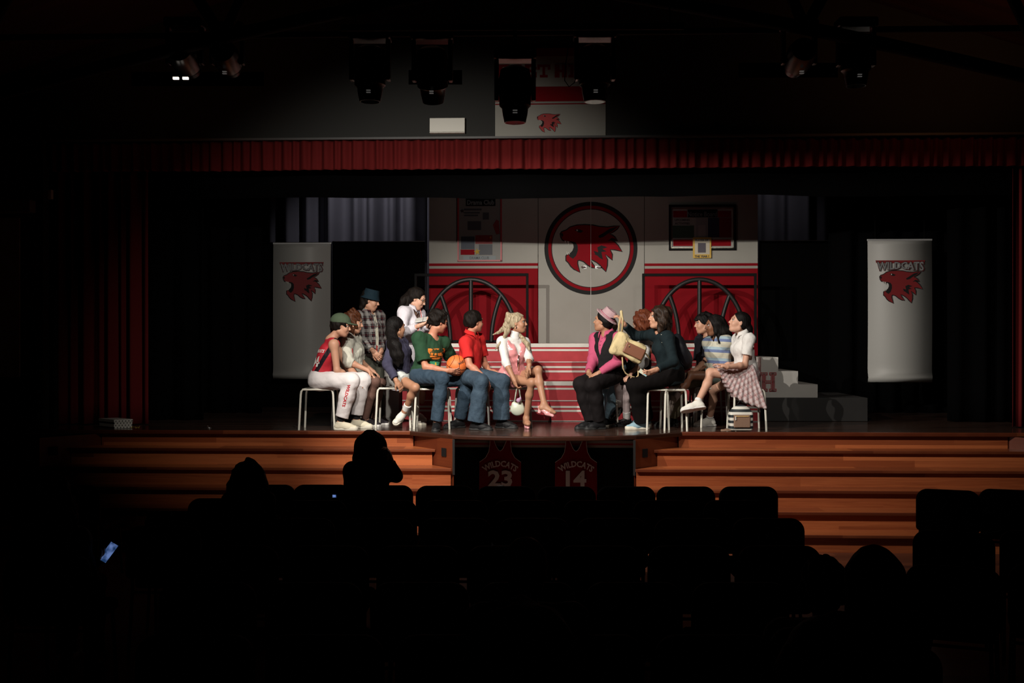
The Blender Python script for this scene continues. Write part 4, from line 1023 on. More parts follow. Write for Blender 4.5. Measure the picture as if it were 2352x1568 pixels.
    # ---- clothes
    def neckline(s, b, r=.075, drop=.0):
        b.cone(s.neck+s.tu*(.02-drop)+s.tf*.02, s.neck+s.tu*.25+s.tf*.02, r*s.sc, (r+.06)*s.sc, .01, op='sub')
    def top(s, m, name='shirt', fat=.014, sleeve=.55, hem=-.06, neck=.07, drop=0, loose=.0, noise=.004, seed=1, belly=0, vox=.006, sleeves='LR', hemr=.0, cuff=.012, sfat=.012, extra=None):
        """sleeve: 0 none, up to 1 elbow, up to 2 wrist"""
        b = Body(vox); sc = s.sc; f, l, u = s.tf, s.tl, s.tu; H = (s.neck-s.hip).length; fm = s.female; t = fat
        hc = (s.hip+u*hem, -u)
        b.ell(s.hip+u*.02, (f, l, u), (.110*sc+t+loose+hemr, (.162 if fm else .152)*sc+t+loose+hemr, .17*sc+t), .05, cuts=[hc])
        b.ell(s.hip+u*H*.38+f*.01, (f, l, u), (.087*sc+t+loose+belly, (.114 if fm else .132)*sc+t+loose, .32*H), .06, cuts=[hc])
        b.ell(s.hip+u*H*.63+f*.010, (f, l, u), (.096*sc+t+loose*.6, (.130 if fm else .152)*sc+t+loose*.5, .27*H+t*.5), .06)
        b.cone(s.sh['L']-l*.03, s.sh['R']+l*.03, .041*sc+t, .041*sc+t, .05)
        b.cone(s.neck-u*.03, s.sh['L']-l*.02, .036*sc+t, .035*sc+t, .05); b.cone(s.neck-u*.03, s.sh['R']+l*.02, .036*sc+t, .035*sc+t, .05)
        if fm:
            for q in (1, -1): b.ell(s.hip+u*H*.68+f*.075*sc+l*q*.058*sc-u*.01, (f, l, u), (.046*sc+t, .049*sc+t, .054*sc+t), .05)
        if sleeve > 0:
            for k in sleeves:
                a, e, w_ = s.sh[k], s.el[k], s.wr[k]
                b.ell(a-u*.008, (f, l, u), (.050*sc+t, .044*sc+t, .050*sc+t), .04)
                if sleeve <= 1:
                    p = a.lerp(e, sleeve); d = (e-a).normalized()
                    b.cone(a, p+d*.03, (.046 if fm else .052)*sc+sfat, (.042 if fm else .049)*sc+sfat+cuff, .04, cuts=[(p, d)])
                else:
                    b.cone(a, e, (.045 if fm else .052)*sc+sfat, (.036 if fm else .041)*sc+sfat, .04)
                    p = e.lerp(w_, sleeve-1); d = (w_-e).normalized()
                    b.cone(e, p+d*.02, (.036 if fm else .041)*sc+sfat, (.028 if fm else .030)*sc+sfat*.8, .03, cuts=[(p, d)])
        if extra: extra(b)
        s.neckline(b, neck, drop)
        if noise: b.noise(noise*.7, 26, seed, (1, 1, .45)); b.noise(noise*.35, 75, seed+5)
        return b.build(name, m, s.root)
    def collar(s, m, r=.062, h=.03, name='collar', point=True):
        u, f, l = s.tu, s.tf, s.tl; c = s.neck+u*.0+f*.012
        vs = []; fs = []; n = 24
        for j, (rr, hh) in enumerate(((r*.88, .045), (r*.98, .050), (r*1.25, .012), (r*1.2, .002))):
            for i in range(n+1):
                a = math.radians(28)+math.radians(304)*i/n      # open at the front
                fr = math.cos(a); x = c+f*fr*rr*1.05+l*math.sin(a)*rr*1.15+u*(hh-fr*.022)
                if j >= 2 and i in (0, n): x = x-u*.03+f*.012
                vs.append(x)
        for j in range(3):
            for i in range(n): fs.append((j*(n+1)+i, j*(n+1)+i+1, (j+1)*(n+1)+i+1, (j+1)*(n+1)+i))
        o = MB().add(vs, fs).build(name, m, s.root, smooth=True); md = o.modifiers.new('t', 'SOLIDIFY'); md.thickness = .004; return o
    def pants(s, m, name='trousers', fat=.014, upto=.93, flare=.0, noise=.005, seed=2, waist=.12, vox=.006, shorts=None, legs='LR', kneefat=.0, cuff=False):
        b = Body(vox); sc = s.sc; f, l, u = s.tf, s.tl, s.tu; t = fat; g = (.88 if s.female else 1)
        b.ell(s.hip+u*.02, (f, l, u), (.118*sc+t, (.168 if s.female else .158)*sc+t, .14*sc), .05, cuts=[(s.hip+u*waist, u)])
        for k in legs:
            a, e, w_ = s.hp[k], s.kn[k], s.an[k]
            kf = ((e-a).normalized()-(w_-e).normalized()); kf = kf.normalized() if kf.length > .1 else f
            if shorts:
                p = a.lerp(e, shorts); d = (e-a).normalized(); b.cone(a, p+d*.03, .090*sc*g+t, (.082*g)*sc+t+.006, .04, cuts=[(p, d)]); continue
            b.cone(a, e, .090*sc*g+t, .058*sc*g+t+kneefat, .04)
            b.ell(e+kf*.004, frame(kf, (e-w_).normalized()), (.056*sc*g+t+kneefat, .056*sc*g+t+kneefat, .055*sc*g+t), .02)
            p = e.lerp(w_, upto); d = (w_-e).normalized()
            calf = e.lerp(w_, .35)-kf*.012
            b.cone(e, calf, .050*sc*g+t+kneefat, .054*sc*g+t+flare*.3+kneefat*.7, .03); b.cone(calf, p+d*.03, .054*sc*g+t+flare*.3+kneefat*.7, .040*sc+t+flare, .03, cuts=[(p, d)])
        if noise: b.noise(noise*.6, 24, seed, (1, 1, .6)); b.noise(noise*.35, 60, seed+9)
        return b.build(name, m, s.root)
    def shoe(s, k, m, sole=SOLE, kind='sneaker', L=.0, lace=True, name='shoe', fat=1, mid=.0):
        """shoe around the foot from heel to toe; ground contact at the sole"""
        base, d, u, l = s.foot(k)
        Q = lambda a, b, c=0: base+d*a+u*b+l*c
        so = Body(.004); th = .014 if kind != 'chunky' else .026
        so.cone(Q(-.045, th*.6), Q(.155, th*.6), .034*fat, .041*fat, .02, cuts=[(Q(0, 0), -u), (Q(0, th+.008), u)]); so.cone(Q(.10, th*.6, .003), Q(.165, th*.6+.004), .042*fat, .034*fat, .02, cuts=[(Q(0, 0), -u), (Q(0, th+.008), u)])
        up = Body(.0045)
        up.cone(Q(-.035, .035), Q(.10, .032), .034*fat, .038*fat, .03, cuts=[(Q(0, th), -u)]); up.cone(Q(.08, .028), Q(.165, .022), .039*fat, .030*fat, .03, cuts=[(Q(0, th), -u)])
        up.cone(Q(-.02, .05), Q(-.008, .092+mid), .038*fat, .040*fat, .02, cuts=[(Q(0, .093+mid), u)]); up.cone(Q(.01, .068), Q(.10, .040), .034*fat, .026*fat, .03)
        up.cone(Q(-.004, .088+mid), Q(-.0, .15+mid), .030, .030, .005, op='sub') if False else None
        o = up.build(name, m, s.root); so.build('sole', sole, o)
        if lace:
            for i in range(4):
                a = .035+.022*i; h = .092-.20*(a-.02)-.002*i
                MB().tube([Q(a, h-.012, -.024*fat), Q(a+.006, h+.004, 0), Q(a, h-.012, .024*fat)], .0032, 6).build('lace', LACE if lace is True else lace, o, smooth=True)
        return o
    def sock(s, k, m, h=.10, r=.005, name='sock'):
        w_, e = s.an[k], s.kn[k]; d = (e-w_).normalized(); b = Body(.0045)
        b.cone(w_-d*.02, w_+d*(h+.03), .034+r, .036+r+h*.07, .01, cuts=[(w_+d*h, d)]); return b.build(name, m, s.root)

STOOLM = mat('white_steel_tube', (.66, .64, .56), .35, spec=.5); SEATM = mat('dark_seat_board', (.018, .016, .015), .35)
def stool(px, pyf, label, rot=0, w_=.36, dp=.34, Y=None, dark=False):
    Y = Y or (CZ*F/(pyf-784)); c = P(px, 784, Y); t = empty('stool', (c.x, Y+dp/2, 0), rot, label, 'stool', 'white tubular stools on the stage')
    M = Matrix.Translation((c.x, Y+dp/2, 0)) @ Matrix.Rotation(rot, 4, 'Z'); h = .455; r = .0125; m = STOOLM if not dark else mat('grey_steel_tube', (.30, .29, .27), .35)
    for y in (-dp/2, dp/2):
        for sx in (-1, 1):
            x = sx*w_/2; pts = [(x*1.12, y*1.08, 0), (x*1.02, y, h-.06), (x*.98, y, h-.02), (x*.88, y, h), (0, y, h)]
            MB(M).tube(pts, r, 10).build('leg', m, t, smooth=2)
    for sx in (-1, 1): MB(M).tube([(sx*w_*.44, -dp/2, h), (sx*w_*.44, dp/2, h)], r, 10).build('side_rail', m, t, smooth=2)
    MB(M).box((-w_*.40, -dp*.42, h-.008), (w_*.40, dp*.42, h+.010)).build('seat', SEATM, t, bevel=.006)
    return t

# ---------------------------------------------------------------- cloth patterns
def blob(name, m, pts, par, Y, surf):
    mb = MB(); b = bmesh.new(); vs = [b.verts.new(P(x, y, Y)) for x, y in pts]; b.faces.new(vs); bmesh.ops.triangulate(b, faces=b.faces)
    for _ in range(3): bmesh.ops.subdivide_edges(b, edges=[e for e in b.edges if e.calc_length() > .015], cuts=1)
    T = BVHTree.FromPolygons([v.co[:] for v in surf.data.vertices], [q.vertices[:] for q in surf.data.polygons])
    for v in b.verts:
        h = T.ray_cast(v.co, Vector((v.co.x, v.co.y, v.co.z-CZ)).normalized()*1.0)
        if h[0] is not None: v.co = h[0]-Vector((0, .004, 0))
    me = bpy.data.meshes.new(name); b.to_mesh(me); b.free(); return link(name, me, m, par)
def coords(nt, what='Object'):
    tc = nt.nodes.new('ShaderNodeTexCoord'); sx = nt.nodes.new('ShaderNodeSeparateXYZ'); nt.links.new(tc.outputs[what], sx.inputs[0]); return sx.outputs
def plaid(name, base, c1, c2, px=.085, pz=.085, ang=0, soft=False):
    m = cloth(name, base); nt, b = nodes(m); tc = nt.nodes.new('ShaderNodeTexCoord'); mp = nt.nodes.new('ShaderNodeMapping'); mp.inputs['Rotation'].default_value = (0, ang, 0)
    nt.links.new(tc.outputs['Object'], mp.inputs[0]); sx = nt.nodes.new('ShaderNodeSeparateXYZ'); nt.links.new(mp.outputs[0], sx.inputs[0])
    a = math_node(nt, 'ADD', sx.outputs['X'], math_node(nt, 'MULTIPLY', sx.outputs['Y'], .7))
    def layer(prev, src, per, lo, hi, col, fac):
        t = math_node(nt, 'FRACT', math_node(nt, 'DIVIDE', src, per)); k = math_node(nt, 'MULTIPLY', math_node(nt, 'MULTIPLY', math_node(nt, 'GREATER_THAN', t, lo), math_node(nt, 'LESS_THAN', t, hi)), fac)
        mx = nt.nodes.new('ShaderNodeMix'); mx.data_type = 'RGBA'; nt.links.new(k, mx.inputs[0])
        if prev is None: mx.inputs[6].default_value = (*base, 1)
        else: nt.links.new(prev, mx.inputs[6])
        mx.inputs[7].default_value = (*col, 1); return mx.outputs[2]
    z = sx.outputs['Z']; p = None
    f = .5 if soft else .62
    p = layer(p, a, px, .0, .38, c1, f); p = layer(p, z, pz, .0, .38, c1, f); p = layer(p, a, px, .62, .70, c2, .7); p = layer(p, z, pz, .62, .70, c2, .7); p = layer(p, z, pz, .82, .86, c1, .6); p = layer(p, a, px, .84, .88, c1, .6)
    nt.links.new(p, b.inputs['Base Color']); return m
def denim(name, c, c2):
    return cloth(name, c, .85, 16, .8, noise=(14, c2, .28))
JEANS = denim('blue_denim', (.018, .035, .056), (.038, .063, .092)); JEANS2 = denim('worn_blue_denim', (.023, .041, .064), (.052, .082, .115)); LJEANS = denim('light_denim', (.16, .26, .34), (.22, .33, .40))
BLACKC = cloth('black_cloth', (.010, .009, .010), .9); WHITEC = cloth('white_cotton', (.66, .64, .62), .85, 12, .7)

# ================================================================ the cast on the stage
# --- boy in the red basketball top
p = Person('person in a red basketball top, white track pants and green cap, seated leftmost on stage', 12.78, (735, 874), (762, 775), (783, 748), (92, -10), 88, S_LIGHT)
p.brow = H_DARK
p.setsh('R', 767, 790, -.15); p.torso()
p.arm('R', (774, 850), (811, 873), (817, 900), curl=.5, hel=-.02, hwr=.10, palm=(-1, 0, -.2))
p.arm('L', (800, 845), (826, 868), (836, 890), curl=.5, hel=.05, hwr=-.03, palm=(-1, 0, -.2))
p.leg('R', (808, 875), (782, 955), (813, 975, -.02), -.05, .0); p.leg('L', (832, 873), (818, 955), (850, 972, -.03), .03, .0)
p.finish()
TOPR = cloth('red_mesh_top', (.44, .022, .035), .6, 10, .6); TOPK = cloth('black_side_panel', (.02, .008, .012), .7)
o = p.top(TOPR, 'vest_top', .014, 0, -.075, .085, .0, .004, .004, 4, extra=lambda b: [b.ell(p.sh[k]+p.tl*q*.035-p.tu*.03+p.tf*.01, (p.tf, p.tl, p.tu), (.085, .055, .135), .01, 'sub') for k, q in (('L', 1), ('R', -1))])
bb = Body(.006)                                   # dark side panel running from the armhole to the hem
f_, l_, u_ = p.tf, p.tl, p.tu; H = (p.neck-p.hip).length
bb.rbox(p.hip+u_*(.02)-l_*.17-f_*.05, (f_, l_, u_), (.035, .035, .10), .01); 
nt, b_ = nodes(TOPR)
sx = coords(nt)
def px_x(px, Y): return (px-1176)*Y/F
def px_z(py, Y): return CZ-(py-784)*Y/F
# dark panel by its own slanted position on the side of the garment
t1 = math_node(nt, 'ADD', sx['X'], math_node(nt, 'MULTIPLY', sx['Z'], -.62))
Ym = 12.62
def slant(px, py): return px_x(px, Ym)-.62*px_z(py, Ym)
k1 = math_node(nt, 'MULTIPLY', math_node(nt, 'GREATER_THAN', t1, slant(714, 862)), math_node(nt, 'LESS_THAN', t1, slant(728, 858)))
k1 = math_node(nt, 'MULTIPLY', k1, math_node(nt, 'LESS_THAN', sx['Y'], 12.68))
mx = nt.nodes.new('ShaderNodeMix'); mx.data_type = 'RGBA'; nt.links.new(k1, mx.inputs[0]); mx.inputs[6].default_value = (.44, .022, .035, 1); mx.inputs[7].default_value = (.012, .006, .01, 1)
nt.links.new(mx.outputs[2], b_.inputs['Base Color'])
text_at('back_lettering', '14', JW, o, P(724, 814, 12.6), (-.45, .75, -.3), (.55, 0, .83), .20, .13, .03, surf=o, thru=.5) if False else None
back = -p.tf
text_at('back_lettering', 'WILDCATS', JW, o, P(724, 804, 12.66), (.62, -.78, 0), p.tu, .20, .04, .02, surf=o, thru=.3)
text_at('back_number', '14', JW, o, P(716, 828, 12.66), (.62, -.78, 0), p.tu, .16, .12, .02, surf=o, thru=.3)
TRK = cloth('white_track_pants', (.66, .62, .62), .8, 9, .7)
o = p.pants(TRK, 'track_pants', .022, .86, .006, .006, 3, .13, kneefat=.012)
text_at('leg_lettering', 'WILDCATS', mat('red_lettering', (.5, .02, .03), .7), o, P(796, 908, 12.5), (-.26, 0, -.95), (.95, 0, -.26), .26, .035, .03, surf=o, thru=.4)
for k in 'LR': p.sock(k, BLACKC, .12, .004)
RUN = cloth('cream_running_shoe', (.62, .57, .44), .75, 25, .3)
for k in 'LR': p.shoe(k, RUN, SOLE, 'chunky', lace=mat('dark_lace', (.02, .02, .02), .7), fat=1.08)
p.hair(H_DARK, .010, .005, 80, low=-.062, strands=[([p.HP(-.07, -.02, .03), p.HP(-.095, -.055, .02)], (.03, .018)), ([p.HP(-.02, .0, -.068), p.HP(-.01, -.035, -.07)], (.018, .010)), ([p.HP(.045, .03, -.06), p.HP(.06, .005, -.05)], (.016, .008))])
CAPM = cloth('green_cap', (.06, .085, .052), .85, 20, .3)
b = Body(.005); A = (p.hf, p.hl, p.hu)
b.ell(p.HP(-.012, .050, 0), A, (.118, .096, .098), .02, cuts=[(p.HP(0, .036, 0), p.hu*-1+p.hf*.10)])
b.ell(p.HP(.115, .040, 0), A, (.080, .072, .012), .014)
o = b.build('cap', CAPM, p.root)
stool(728, 985, 'white tubular stool under the person in the red basketball top', Y=12.62)

# --- girl in the cream sweater
p = Person('person in a cream sweater and dark tights, hand on one knee, beside the green cap', 13.25, (800, 872), (806, 770), (812, 741), (88, -8), 82, S_LIGHT, True)
p.brow = H_GINGER; p.torso()
p.arm('R', (800, 830), (845, 850), (866, 872), curl=.12, hel=-.1, hwr=-.05, palm=(-.2, 0, -1), spread=.5)
p.arm('L', (826, 826), (850, 848), (872, 862), curl=.3, hel=.05, hwr=0)
p.leg('R', (862, 876), (838, 947), (868, 966, -.02), -.06, .02); p.leg('L', (876, 880), (856, 945), (885, 966, -.02), .02, 0)
p.finish()
SWE = cloth('cream_sweater', (.56, .55, .47), .9, 8, .9, noise=(5, (.50, .50, .44), .2))
o = p.top(SWE, 'sweater', .030, 1.25, -.10, .062, 0, .022, .010, 7, sfat=.032, hemr=.01)
for tx, px, py, hh in (('A', 822, 803, .075), ('ST', 828, 815, .045), ('EAST', 832, 826, .035)):
    text_at('red_lettering', tx, mat('red_lettering', (.5, .02, .03), .7), o, P(px, py, 12.95), (.6, .75, 0), (-.25, 0, .95), hh*(.9 if len(tx) == 1 else 1.7), hh, .03, surf=o, thru=.4)
TIG = cloth('dark_fishnet_tights', (.13, .07, .055), .7, 60, .2)
p.pants(TIG, 'tights', .004, .97, 0, .001, 3, .11)
p.pants(BLACKC, 'shorts', .014, .9, 0, .004, 3, .12, shorts=.35)
for k in 'LR': p.sock(k, BLACKC, .07, .005); p.shoe(k, cloth('dark_canvas_shoe', (.02, .016, .02), .8, 30, .3), mat('white_rubber', (.6, .58, .55), .5), fat=1)
p.hair(H_GINGER, .020, .010, 70, low=-.09, strands=[([p.HP(-.02, .115, 0), p.HP(-.03, .150, 0)], (.035, .034)), ([p.HP(-.05, 0, -.05), p.HP(-.03, -.06, -.07), p.HP(0, -.115, -.07)], (.04, .035, .025)), ([p.HP(-.05, 0, .05), p.HP(-.03, -.06, .07), p.HP(0, -.115, .07)], (.04, .035, .025)), ([p.HP(.03, .03, -.07), p.HP(.045, -.03, -.065), p.HP(.02, -.08, -.075)], (.018, .014, .014))])
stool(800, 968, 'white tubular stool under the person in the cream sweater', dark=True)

# --- plaid shirt, blue bucket hat
p = Person('person in a plaid flannel shirt and blue bucket hat, standing with clasped hands', 13.72, (852, 826), (846, 718), (851, 690), (82, -14), 55, S_LIGHT)
p.brow = H_DARK; p.torso()
p.arm('R', (832, 783), (857, 806), (872, 822), curl=.7, hel=-.12, hwr=-.10, palm=(.1, .6, 0)); p.arm('L', (874, 780), (876, 806), (868, 824), curl=.7, hel=-.05, hwr=-.12, palm=(-.6, .2, 0))
p.leg('R', (848, 882), (846, 950), (862, 962, -.12), -.05, .03); p.leg('L', (868, 882), (868, 950), (886, 962, -.1), -.02, .03)
p.finish()
PLD = plaid('plaid_flannel', (.010, .006, .009), (.24, .23, .22), (.08, .010, .012), .12, .10, .05)
p.top(WHITEC, 'undershirt', .008, 0, -.02, .075, 0, 0, .002, 4, vox=.008)
o = p.top(PLD, 'flannel_shirt', .024, 1.85, -.06, .070, .01, .02, .007, 12, sfat=.022)
p.collar(PLD, .066)
blob('open_shirt_front', cloth('cream_placket', (.42, .40, .33), .85), [(856, 716), (861, 714), (868, 745), (870, 775), (869, 800), (864, 800), (865, 775), (862, 748)], o, 13.2, o); blob('red_tie_strip', cloth('red_strip', (.22, .02, .02), .85), [(865, 786), (869, 786), (867, 806), (863, 806)], o, 13.2, o)
OLV = cloth('olive_trousers', (.045, .047, .036), .9, 8, .5)
p.pants(OLV, 'trousers', .022, .93, .02, .005, 5, .14)
for k in 'LR': p.shoe(k, cloth('grey_canvas_shoe', (.20, .19, .18), .8), SOLE, lace=False)
p.hair(H_DARK, .014, .006, 70, low=-.10, strands=[([p.HP(-.06, -.02, -.03), p.HP(-.075, -.10, -.045)], (.045, .035)), ([p.HP(-.06, -.02, .03), p.HP(-.075, -.10, .045)], (.045, .035))])
b = Body(.005); A = (p.hf, p.hl, p.hu); C0 = p.HP(-.008, .045, 0)
b.cone(C0, C0+p.hu*.085, .105, .088, .02, cuts=[(C0+p.hu*.092, p.hu), (C0-p.hu*.01, -p.hu)]); b.cone(C0-p.hu*.045, C0+p.hu*.005, .132, .104, .01, cuts=[(C0-p.hu*.03, -p.hu), (C0+p.hu*.01, p.hu)])
b.build('bucket_hat', cloth('blue_hat_cloth', (.006, .018, .028), .85, 20, .4), p.root)

# --- lab coat and open book
p = Person('person in a white lab coat and glasses, standing and reading an open book', 13.62, (940, 820), (946, 708), (957, 686), (84, -22), 62, S_FAIR, True, 1.04)
p.brow = H_DARK; p.torso()
p.arm('R', (926, 765), (962, 748), (980, 742), curl=.55, hel=-.1, hwr=-.10, palm=(.2, .3, .9)); p.arm('L', (972, 758), (985, 748), (990, 738), curl=.5, hel=-.02, hwr=-.18, palm=(0, .2, .9))
p.leg('R', (944, 880), (956, 950), (972, 962, -.14), -.05, .03, thick=1.1); p.leg('L', (962, 880), (976, 950), (995, 962, -.1), 0, .03, thick=1.1)
p.finish()
LAB = cloth('white_lab_coat', (.58, .55, .60), .85, 9, .8)
p.top(cloth('patterned_blouse', (.16, .09, .06), .8, noise=(30, (.04, .02, .02), .1)), 'blouse', .008, 0, -.02, .060, 0, 0, .002, 4, vox=.008)
def coat(b):
    for i in range(2):
        q = (1, -1)[i]
        b.cone(p.hip+p.tl*q*.06+p.tu*.05, p.hip+p.tl*q*.08-Vector((0, 0, .42)), .15, .17, .05, cuts=[(p.hip-Vector((0, 0, .40)), (0, 0, -1))])
    b.cone(p.neck+p.tf*.17+p.tu*.05, p.hip+p.tf*.20+p.tu*.22, .05, .016, .02, op='sub')
o = p.top(LAB, 'lab_coat', .022, 1.86, -.5, .062, .0, .012, .006, 15, sfat=.022, extra=coat)
p.collar(LAB, .068)
blob('patterned_blouse_front', cloth('patterned_blouse', (.16, .09, .06), .8), [(948, 706), (957, 708), (964, 720), (966, 733), (960, 735), (953, 722)], o, 13.1, o)
MB().tube([p.hip+p.tu*.17+(p.tf*math.cos(a)*.165+p.tl*math.sin(a)*.185) for a in [2*PI*i/24 for i in range(24)]], .007, 6, closed=True).build('belt_seam', mat('grey_seam', (.18, .17, .19), .7), p.root, smooth=True)
MB().tube([p.neck+p.tf*.09+p.tl*.05, p.neck+p.tf*.16-p.tu*.16, P(957, 765, 13.36)], .004, 6).build('red_lanyard', mat('lanyard_red', (.75, .12, .08), .5), p.root, smooth=True)
for k in 'LR': p.sock(k, cloth('grey_sock', (.42, .38, .38), .9), .09, .005); p.shoe(k, cloth('pale_grey_trainer', (.34, .31, .28), .8), SOLE, fat=1.08)
p.hair(H_DARK, .012, .004, 60, low=-.06, strands=[([p.HP(-.10, .02, 0), p.HP(-.125, -.06, -.02), p.HP(-.13, -.17, -.03)], (.04, .05, .04)), ([p.HP(-.08, -.02, -.05), p.HP(-.06, -.12, -.085), p.HP(.0, -.22, -.10)], (.03, .02, .014))])
g = p.root
MB().tube([p.HP(.100, .008, .031)+(p.hl*math.cos(a)*.022+p.hu*math.sin(a)*.017) for a in [2*PI*i/18 for i in range(18)]], .0022, 6, closed=True).tube([p.HP(.100, .008, -.031)+(p.hl*math.cos(a)*.022+p.hu*math.sin(a)*.017) for a in [2*PI*i/18 for i in range(18)]], .0022, 6, closed=True).tube([p.HP(.100, .010, -.052), p.HP(.0, .004, -.083)], .002, 6).tube([p.HP(.100, .010, .052), p.HP(.0, .004, .083)], .002, 6).tube([p.HP(.101, .010, .01), p.HP(.101, .010, -.01)], .002, 6).build('glasses', mat('gold_wire', (.8, .6, .35), .2, 1), g, smooth=True)
c = P(972, 733.5, 13.36)
t = empty('open_book', c, 0, 'open book held up by the person in the lab coat', 'book')
R = Matrix.Translation(c) @ Matrix.Rotation(-.16, 4, 'Y') @ Matrix.Rotation(.24, 4, 'X')
MB(R).box((-.10, -.10, -.010), (.10, .11, -.004)).build('cover', mat('dark_cover', (.03, .03, .035), .5), t, bevel=.002); MB(R).box((-.095, -.095, -.003), (-.002, .105, .006)).box((.002, -.095, -.003), (.095, .105, .006)).build('pages', mat('book_pages', (.6, .6, .57), .7), t, bevel=.002)

# --- girl in purple, long black hair
p = Person('person with long black hair in a purple sweater and pale denim shorts, seated turned away', 13.0, (919, 868), (912, 778), (911, 752), (128, 0), 75, S_TAN, True, .96)
p.brow = H_BLACK; p.torso()
p.arm('R', (889, 836), (910, 874), (921, 890), curl=.5, hel=-.1, hwr=-.05, palm=(.3, .3, -.8)); p.arm('L', (941, 838), (950, 868), (953, 880), curl=.5, hel=.08, hwr=0)
p.leg('R', (954, 890), (931, 942), (910, 968, -.03), -.12, .1, ground=False, tL=.38, sL=.36); p.leg('L', (965, 880), (955, 945), (975, 962, .1), .06, .1, ground=False, tL=.4)
p.finish()
p.top(cloth('purple_sweater', (.040, .038, .068), .9, 8, .9), 'sweater', .018, 1.85, .05, .056, 0, .008, .007, 17, sfat=.020)
p.pants(denim('pale_denim', (.42, .45, .44), (.60, .62, .60)), 'shorts', .018, .9, 0, .006, 4, .13, shorts=.42)
for k in 'LR': p.sock(k, WHITEC, .085, .005); p.shoe(k, WSHOE, SOLE, fat=1)
p.hair(H_BLACK, .012, .003, 60, low=-.06, strands=[([p.HP(-.06, .04, .0), p.HP(-.11, -.06, -.02), P(905, 790, 12.73), P(910, 815, 12.73), P(914, 838, 12.74)], (.06, .045, .048, .048, .020)), ([p.HP(-.08, .0, -.03), P(897, 790, 12.78), P(900, 815, 12.76), P(904, 832, 12.75)], (.045, .038, .036, .014)), ([p.HP(-.08, 0, 0), P(913, 795, 12.72), P(920, 815, 12.72), P(924, 832, 12.73)], (.04, .038, .034, .014)), ([p.HP(.0, .06, .03), p.HP(.04, -.03, .065)], (.05, .02))], k=.04)
stool(903, 982, 'white tubular stool under the person in the purple sweater')

# --- green shirt with the basketball
p = Person('person in a green T-shirt and jeans holding an orange basketball, seated', 12.86, (974, 866), (993, 771), (1007, 739), (122, -14), 42, S_RUDDY)
p.brow = H_DARK; p.torso()
p.arm('R', (977, 842), (1026, 851), (1050, 853, .02), curl=.38, hel=-.12, hwr=-.14, palm=(.1, .8, .5), spread=.2); p.arm('L', (1036, 826), (1071, 846), (1078, 862, -.02), curl=.35, hel=.06, hwr=.04, palm=(-.9, -.2, .3))
RW = p.wr['R'].copy()
p.leg('R', (1016, 870), (1003, 960), (1000, 978, -.16), -.2, .04, thick=1.05); p.leg('L', (1078, 873), (1055, 960), (1032, 978, -.06), -.02, .04, thick=1.05)
p.finish()
GRN = cloth('green_tshirt', (.016, .050, .024), .88, 8, .8)
o = p.top(GRN, 'tshirt', .020, .80, -.13, .070, .02, .014, .006, 21, sfat=.020, cuff=.012)
n_ = p.tf
# cracked orange print with a small green and yellow mark below it
ORG = mat('orange_print', (.72, .22, .03), .7); 
for i, q in enumerate(([(983, 800), (1022, 800), (1022, 807.5), (983, 807.5)], [(983, 807), (988, 807), (988, 814), (985, 811)], [(1016, 807), (1022, 807), (1021, 811), (1017, 810)], [(990, 809.5), (996, 810.5), (994, 816), (989, 815)], [(998, 811), (1003, 810.5), (1003, 816), (998, 816)], [(1005, 811), (1014, 809.5), (1017, 816), (1006, 817)], [(987, 816.5), (1018, 817), (1015, 820.5), (988, 820)], [(990, 822), (1012, 821.5), (1006, 825), (995, 825)])): blob('orange_print', ORG, q, o, 12.3, o)
blob('green_print', mat('bright_green_print', (.06, .45, .25), .7), [(987, 828), (1000, 830), (1010, 831), (1007, 839), (998, 838), (989, 836)], o, 12.3, o)
blob('yellow_print', mat('yellow_green_print', (.7, .6, .05), .7), [(998, 832), (1002, 831), (1003, 838), (999, 839)], o, 12.29, o)
p.pants(JEANS, 'jeans', .016, .95, .014, .006, 6, .12, kneefat=.004)
for k in 'LR': p.shoe(k, BSHOE, mat('black_sole', (.015, .015, .015), .6), lace=False, fat=1.06)
p.hair(H_DARK, .018, .012, 75, low=-.045, lift=.006)
ball_c = P(1049, 839, RW.y+.155)
t = empty('basketball', ball_c, .3, 'orange basketball with black seams and lettering held by the person in green', 'ball')
R = .121
BAL = mat('basketball_rubber', (.74, .16, .035), .55, bump=(350, .3, .003))
b = bmesh.new(); bmesh.ops.create_uvsphere(b, u_segments=48, v_segments=32, radius=R); me = bpy.data.meshes.new('sphere'); b.to_mesh(me); b.free()
for v in me.vertices: v.co += ball_c
o = link('ball_shell', me, BAL, t, True)
Q = Matrix.Rotation(.35, 3, 'X') @ Matrix.Rotation(.22, 3, 'Y') @ Matrix.Rotation(.25, 3, 'Z')
def seam(fn):
    MB().tube([ball_c+Q @ Vector(fn(2*PI*i/64))*(R+.0006) for i in range(64)], .0026, 6, closed=True).build('seam', BSHOE, o, smooth=True)
seam(lambda a: (math.cos(a), math.sin(a), 0)); seam(lambda a: (0, math.cos(a), math.sin(a)))
for q in (1, -1):
    def cs(a, q=q):
        x = q*(.62+.20*math.cos(2*a)); rr = math.sqrt(max(0, 1-x*x)); return (x, rr*math.cos(a), rr*math.sin(a))
    seam(cs)
text_at('ball_lettering', 'HART', mat('black_ink', (.01, .01, .01), .5), o, ball_c+Vector((.065, -.09, .04)), (.84, .4, .38), (-.3, -.1, .9), .10, .032, .03, surf=o, off=.001)
stool(992, 982, 'white tubular stool under the person holding the basketball', Y=12.72)

